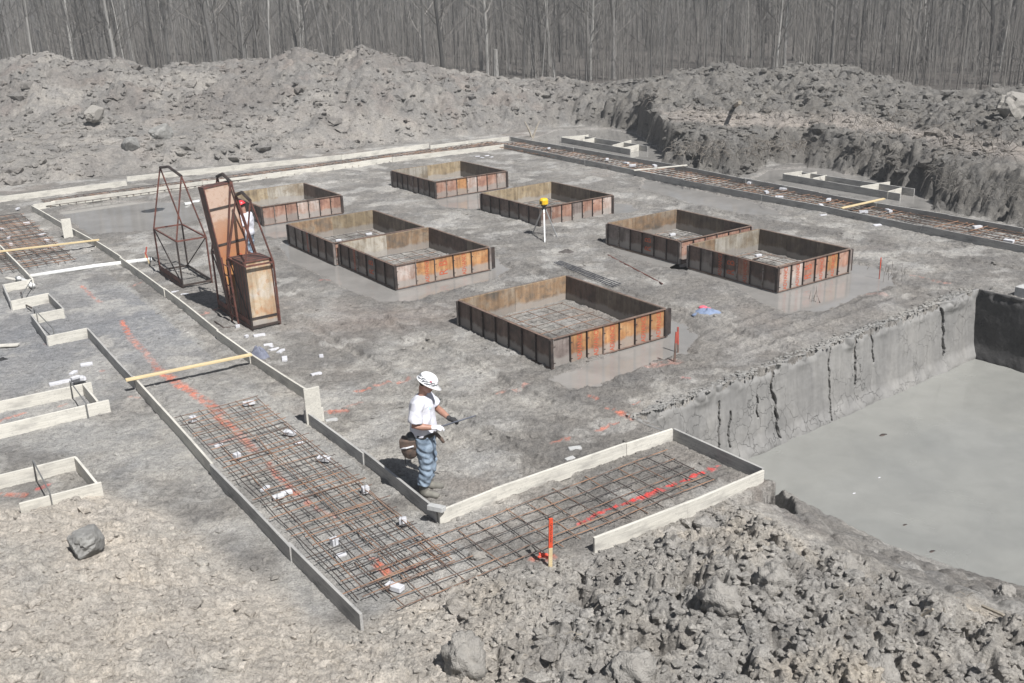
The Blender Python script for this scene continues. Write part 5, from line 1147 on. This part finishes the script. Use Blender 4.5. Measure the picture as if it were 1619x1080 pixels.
man = person('worker in white tee, patterned white hard hat and faded jeans looking down at a rod', p1, R(-10),
    {-1: ((-.01, -.2, 1.42), (-.05, -.265, 1.14), (.2, -.2, 1.1), (1, .3, -.02), .8), 1: ((-.005, .2, 1.42), (.13, .235, 1.2), (.35, .06, 1.12), (1, -.35, -.1), .9)},
    (M_SHIRT, M_JEAN, M_BOOT, M_GLW, M_GLD, hat_mat()))
man.scale = (1.03, 1.03, 1.0)
mb = MB(); mb.rings([(0, 0, .905, .15, .19), (0, 0, .915, .165, .203), (0, 0, .965, .167, .206), (0, 0, .975, .16, .2)], 24); put_mesh('tool_belt', fused(mb, .01, 1), M_BLK, man)
mb = MB(); mb.tube([(.14, -.06, .97), (.2, -.09, .95), (.25, -.1, .9), (.29, -.105, .84)], [.022, .024, .024, .02], 6); mb.obj('belt_strap', M_LEA, man, smooth=True)
mb = MB(); mb.ball((-.17, -.14, .74), (.125, .1, .15), 14); mb.box((-.18, -.14, .84), (.22, .17, .12)); pou = put_mesh('tool_pouch', fused(mb, .012, 3), M_LEA, man)
mb = MB(); mb.tube([(-.28, -.2, .77), (-.19, -.245, .8), (-.09, -.235, .83)], .012, 6).obj('pouch_trim', M_GLW, pou)
mb = MB(); mb.ball((-.13, -.13, .9), (.1, .09, .1), 12); mb.box((-.09, -.02, .9), (.14, .3, .12)); put_mesh('lumbar_pad', fused(mb, .014, 3), M_BLK, man)
mb = MB(); mb.tube([(-.25, -.14, .72), (-.24, -.15, .5)], [.008, .006], 5).obj('hanging_strap', M_BLK, man)
mb = MB(); mb.ball((.08, .17, .86), (.06, .05, .12), 12); mb.obj('side_pouch', M_BLK, man, smooth=True)
Mz = Matrix.Rotation(R(-10), 3, 'Z') @ Matrix.Diagonal((1.03, 1.03, 1)); o = MB().tube([Mz @ Vector((.2, -.12, 1.06)) + p1, Mz @ Vector((.42, -.03, 1.11)) + p1, Mz @ Vector((.7, .08, 1.175)) + p1], [.012, .012, .009], 6).obj('steel_rod', M_BSTEEL); tag(o, 'thin dark rod held in both gloved hands of the worker', 'rod')
p2 = gp(398, 428); p2.z = .02
person('person in red hard hat and white tee half hidden behind the loaded racks', p2, R(165),
    {-1: ((-.01, -.2, 1.42), (.02, -.25, 1.16), (.2, -.2, 1.0), (1, .1, -.5), .6), 1: ((-.01, .2, 1.42), (-.06, .26, 1.15), (-.02, .27, .9), (.2, 0, -1), .5)},
    (M_SHIRT, M_JEAN, M_BOOT, M_GLW, M_GLW, simple('red_hat', (.65, .03, .04), .4, (.55, .03, .04), 8, bmp=0)), True)


# ------------------------------------------------------------------ bare woodland
def bark(name, c, c2):
    m_, t, b = mat_new(name); b.inputs['Roughness'].default_value = .95; v = coord(t, 'Object', (6, 6, .8)); f = noise(t, v, 2, 5, .6)
    c_ = rand_tint(t, ramp(t, f, [(.35, c2), (.65, c)]), .3); t.links.new(c_, b.inputs['Base Color']); return m_
B_G = bark('grey_bark', (.185, .178, .168), (.11, .105, .1)); B_D = bark('dark_bark', (.09, .086, .081), (.05, .048, .046)); B_P = bark('pale_bark', (.36, .35, .33), (.23, .22, .205)); B_T = bark('twig_bark', (.19, .178, .162), (.11, .103, .095))
def gen_tree(rs, H, r0, lean, nb, fork=False, k=7, lowest=.12, br_k=3, segs=9, bl=1.0):
    tr = MB(); br = MB(); pts = []; rad = []; x = y = 0.; dx = rs.uniform(-.07, .07) + lean; dy = rs.uniform(-.07, .07)
    for i in range(segs + 1):
        z = H * i / segs; pts.append(Vector((x, y, z - (.3 if i == 0 else 0)))); rad.append(r0 * (1.25 if i == 0 else 1) * (1 - .85 * i / segs)); x += dx * H / segs; y += dy * H / segs; dx += rs.uniform(-.06, .06); dy += rs.uniform(-.06, .06)
    tr.tube(pts, rad, k)
    if fork:
        f0 = rs.randint(1, 3); a = rs.uniform(0, 6.28); q = [pts[f0]]; 
        for i in range(1, 6): q.append(pts[f0] + Vector((math.cos(a) * .16 * i ** .8, math.sin(a) * .16 * i ** .8, (H - pts[f0].z) * .8 / 5)) * 1.0 if False else pts[f0] + Vector((math.cos(a) * .33 * i ** .9, math.sin(a) * .33 * i ** .9, (H - pts[f0].z) * .82 * i / 5)))
        tr.tube(q, [r0 * .7 * (1 - .16 * i) for i in range(6)], k)
    for i in range(nb):
        t_ = rs.uniform(lowest, .97); i0 = min(segs - 1, int(t_ * segs)); p = pts[i0].lerp(pts[i0 + 1], t_ * segs - i0); a = rs.uniform(0, 6.28); L = bl * H * rs.uniform(.1, .3) * (1.15 - t_ * .6); up = rs.uniform(.5, 1.5)
        d = Vector((math.cos(a), math.sin(a), up)).normalized(); rb = rad[i0] * rs.uniform(.18, .4)
        e1 = p + d * L * .5; e2 = e1 + (d + Vector((rs.uniform(-.2, .2), rs.uniform(-.2, .2), .35))).normalized() * L * .5
        br.tube([p, e1, e2], [rb, rb * .65, rb * .2], br_k)
        for _ in range(3 if br_k == 3 and segs > 6 else 0):
            s_ = p.lerp(e1, rs.uniform(.4, 1)); dd = (d + Vector((rs.uniform(-.8, .8), rs.uniform(-.8, .8), rs.uniform(-.1, .6)))).normalized(); br.tube([s_, s_ + dd * L * rs.uniform(.25, .5)], [rb * .4, rb * .12], 3)
    return tr, br
rt = random.Random(21); VAR = []
for i in range(12):
    tr, br = gen_tree(rt, rt.uniform(13, 18), 1.0 * rt.uniform(.08, .14) if i % 3 == 0 else rt.uniform(.045, .08), 0, 44, i % 4 == 1)
    m1 = tr.obj('v', B_G); m2 = br.obj('v', B_T); VAR.append((m1.data, m2.data)); bpy.data.objects.remove(m1); bpy.data.objects.remove(m2)
def plant_tree(P, label, grp, v, s_=(1, 1, 1), rz=0, mat=None, tilt=(0, 0)):
    t = thing('bare_tree', P, label, 'tree', grp, 0); t.rotation_euler = (tilt[0], tilt[1], rz); t.scale = s_
    for nm, me, m_ in (('trunk', VAR[v][0], mat or B_G), ('crown', VAR[v][1], B_T)):
        o = bpy.data.objects.new(nm, me); COL.objects.link(o); o.parent = t; o.material_slots[0].link = 'OBJECT'; o.material_slots[0].material = m_
    return t
def at_r(px, py, r_):                    # on the forest floor under a pixel column
    d = ray(px, py); k = r_ / math.hypot(d.x, d.y); x, y = d.x * k, d.y * k; return Vector((x, y, float(terrain(np.array([x]), np.array([y]))[0]) - .1))
special = [(50, 85, 66, 'pale birch trunk at the upper left behind the mound', 3, (.7, .7, 1), B_P, -.03), (182, 92, 66, 'slender white birch left of the mound dip', 6, (.8, .8, 1), B_P, .01), (198, 95, 68, 'straight pale trunk just right of the slender birch', 2, (.8, .8, 1), B_P, 0), (125, 90, 67, 'grey forked trunk between the two pale birches', 5, (1, 1, 1), B_G, .0), (155, 92, 70, 'grey trunk left of the slender birch', 4, (.9, .9, 1), B_G, -.02), (248, 112, 66, 'leaning dark trunk rising from the dip in the left mound', 7, (1.1, 1.1, 1), B_D, -.06), (346, 95, 66, 'grey trunk left of the mound top', 8, (1, 1, 1), B_G, 0), (425, 85, 66, 'pale double trunk over the left mound', 1, (.9, .9, 1), B_P, -.02), (655, 95, 72, 'tall pale grey trunk right of the clay boulder on the crest', 10, (1.2, 1.2, 1), B_G, 0), (857, 125, 66, 'thin pale tree leaning right over the low saddle of the mounds', 2, (.6, .6, 1), B_P, .13), (860, 118, 73, 'stout dark trunk behind the leaning pale one', 4, (1.7, 1.7, 1), B_D, .02), (935, 128, 66, 'stout pale trunk with a bend at the low saddle', 8, (1.5, 1.5, 1), B_P, -.05), (1205, 112, 74, 'stout dark trunk left of the right mound top', 5, (1.8, 1.8, 1), B_D, 0), (1222, 112, 72, 'lighter trunk beside the stout dark one', 4, (1.1, 1.1, 1), B_G, .02), (1410, 120, 72, 'pale grey trunk above the right mound', 10, (1, 1, 1), B_P, -.01), (1440, 130, 70, 'dark trunk leaning right beyond the right mound', 7, (1.3, 1.3, 1), B_D, .05), (1548, 150, 68, 'tall dark trunk leaning right near the right border', 11, (1.4, 1.4, 1), B_D, .1), (1575, 150, 70, 'pale trunk leaning right near the right border', 2, (1, 1, 1), B_P, .1), (1240, 118, 68, 'slim pale trunk right of the stout dark pair', 9, (.8, .8, 1), B_P, .03), (1315, 112, 72, 'dark trunk over the middle of the right mound', 8, (1.5, 1.5, 1), B_D, .03)]
for px, py, r_, lb_, v, s_, m_, ti in special: plant_tree(at_r(px, py, r_), lb_, None, v, s_, rt.uniform(0, 6), m_, (0, ti))
o = MB().tube([(0, 0, -.3), (0, 0, 1.2), (.02, 0, 2.1)], [.2, .16, .14], 8).obj('tree_stump', B_P, None, at_r(784, 105, 67)); tag(o, 'broken pale tree stump standing behind the far crest', 'tree stump')
n = 0; K = []
while n < 275:
    a_ = rt.uniform(-.56, .6); r_ = 60 + 50 * rt.random() ** 1.2
    if r_ < float(np.interp(a_, _pf[:, 7], _pf[:, 5])) + 3.5: continue
    K.append((a_, r_)); n += 1
KX = np.array([r_ * math.sin(a_) for a_, r_ in K]); KY = np.array([r_ * math.cos(a_) for a_, r_ in K]); KH = terrain(KX, KY)
for x, y, h_ in zip(KX, KY, KH):
    q = rt.random(); m_ = B_D if q < .3 else (B_P if q > .88 else B_G); g_ = {B_D: ('dark bare tree in the leafless wood behind the mounds', 'dark trees of the wood'), B_P: ('pale barked bare tree in the leafless wood behind the mounds', 'pale trees of the wood'), B_G: ('grey bare tree in the leafless wood behind the mounds', 'grey trees of the wood')}[m_]
    w_ = rt.uniform(.6, 1.35); plant_tree(Vector((x, y, h_ - .1)), g_[0], g_[1], rt.randrange(12), (w_, w_, rt.uniform(.85, 1.15)), rt.uniform(0, 6.28), m_, (rt.uniform(-.05, .05), rt.uniform(-.08, .08) + .05 * max(0, math.atan2(x, y) - .15)))
def mass(name, n, ra, gen, mat, label, nvar=8, zoff=-.1, p=.7, azr_=(-.6, .64)):
    vs = []
    for i in range(nvar):
        tr, br = gen(); off = len(tr.v); v = np.array([tuple(q) for q in tr.v + br.v]); f = [tuple(q) for q in tr.f if len(q) == 4] + [tuple(j + off for j in q) for q in br.f if len(q) == 4]; vs.append((v, np.array(f)))
    r_ = ra[0] + (ra[1] - ra[0]) * rng.uniform(0, 1, n) ** p; a_ = rng.uniform(azr_[0], azr_[1], n); k = r_ > np.interp(a_, _pf[:, 7], _pf[:, 5]) + 3.5; r_, a_ = r_[k], a_[k]; X = r_ * np.sin(a_); Y = r_ * np.cos(a_); Hh = terrain(X, Y); Vo = []; Fo_ = []; off = 0
    for i in range(len(X)):
        v, f = vs[i % nvar]; c, s_ = math.cos(i * 2.4), math.sin(i * 2.4); sc_ = rng.uniform(.7, 1.25); q = np.stack([(v[:, 0] * c - v[:, 1] * s_) * sc_, (v[:, 0] * s_ + v[:, 1] * c) * sc_, v[:, 2] * sc_], 1) + [X[i], Y[i], Hh[i] + zoff]; Vo.append(q); Fo_.append(f + off); off += len(v)
    return tag(np_mesh(name, np.concatenate(Vo), np.concatenate(Fo_), mat, smooth=False), label, 'wood', kind='stuff')
mass('distant_wood', 1900, (95, 250), lambda: gen_tree(rt, rt.uniform(13, 19), rt.uniform(.06, .15), 0, 10, False, 4, .12, 3, 5), B_G, 'deep part of the leafless wood, trunks too many to tell apart')
mass('distant_wood', 1900, (85, 230), lambda: gen_tree(rt, rt.uniform(11, 17), rt.uniform(.04, .1), 0, 12, False, 4, .08, 3, 5), B_D, 'dark slender trunks filling the depth of the leafless wood')
B_M = bark('light_grey_bark', (.4, .38, .35), (.26, .245, .225))
mass('distant_wood', 420, (75, 170), lambda: gen_tree(rt, rt.uniform(11, 17), rt.uniform(.025, .06), 0, 8, False, 4, .1, 3, 6), B_M, 'pale slender trunks standing among the darker ones in the wood')
mass('undergrowth', 3600, (54, 120), lambda: gen_tree(rt, rt.uniform(3, 7), rt.uniform(.018, .035), 0, 9, False, 3, .1, 3, 4, 1.6), B_T, 'thin saplings and brush under the trees of the wood', p=1.2)
print('forest', time.time() - T0)


# ------------------------------------------------------------------ the dusty air
mb = MB(); mb.box((0, 140, 12.5), (740, 520, 34)); m_ = bpy.data.materials.new('haze'); m_.use_nodes = True; t_ = m_.node_tree; t_.nodes.remove(t_.nodes['Principled BSDF']); pv = t_.nodes.new('ShaderNodeVolumePrincipled'); pv.inputs['Density'].default_value = .0019; pv.inputs['Color'].default_value = (.62, .63, .64, 1); pv.inputs['Anisotropy'].default_value = .0
t_.links.new(pv.outputs[0], t_.nodes['Material Output'].inputs['Volume']); o = mb.obj('haze', m_); tag(o, 'thin pale haze filling the air over the site', 'haze', kind='stuff')

print('done', time.time() - T0)
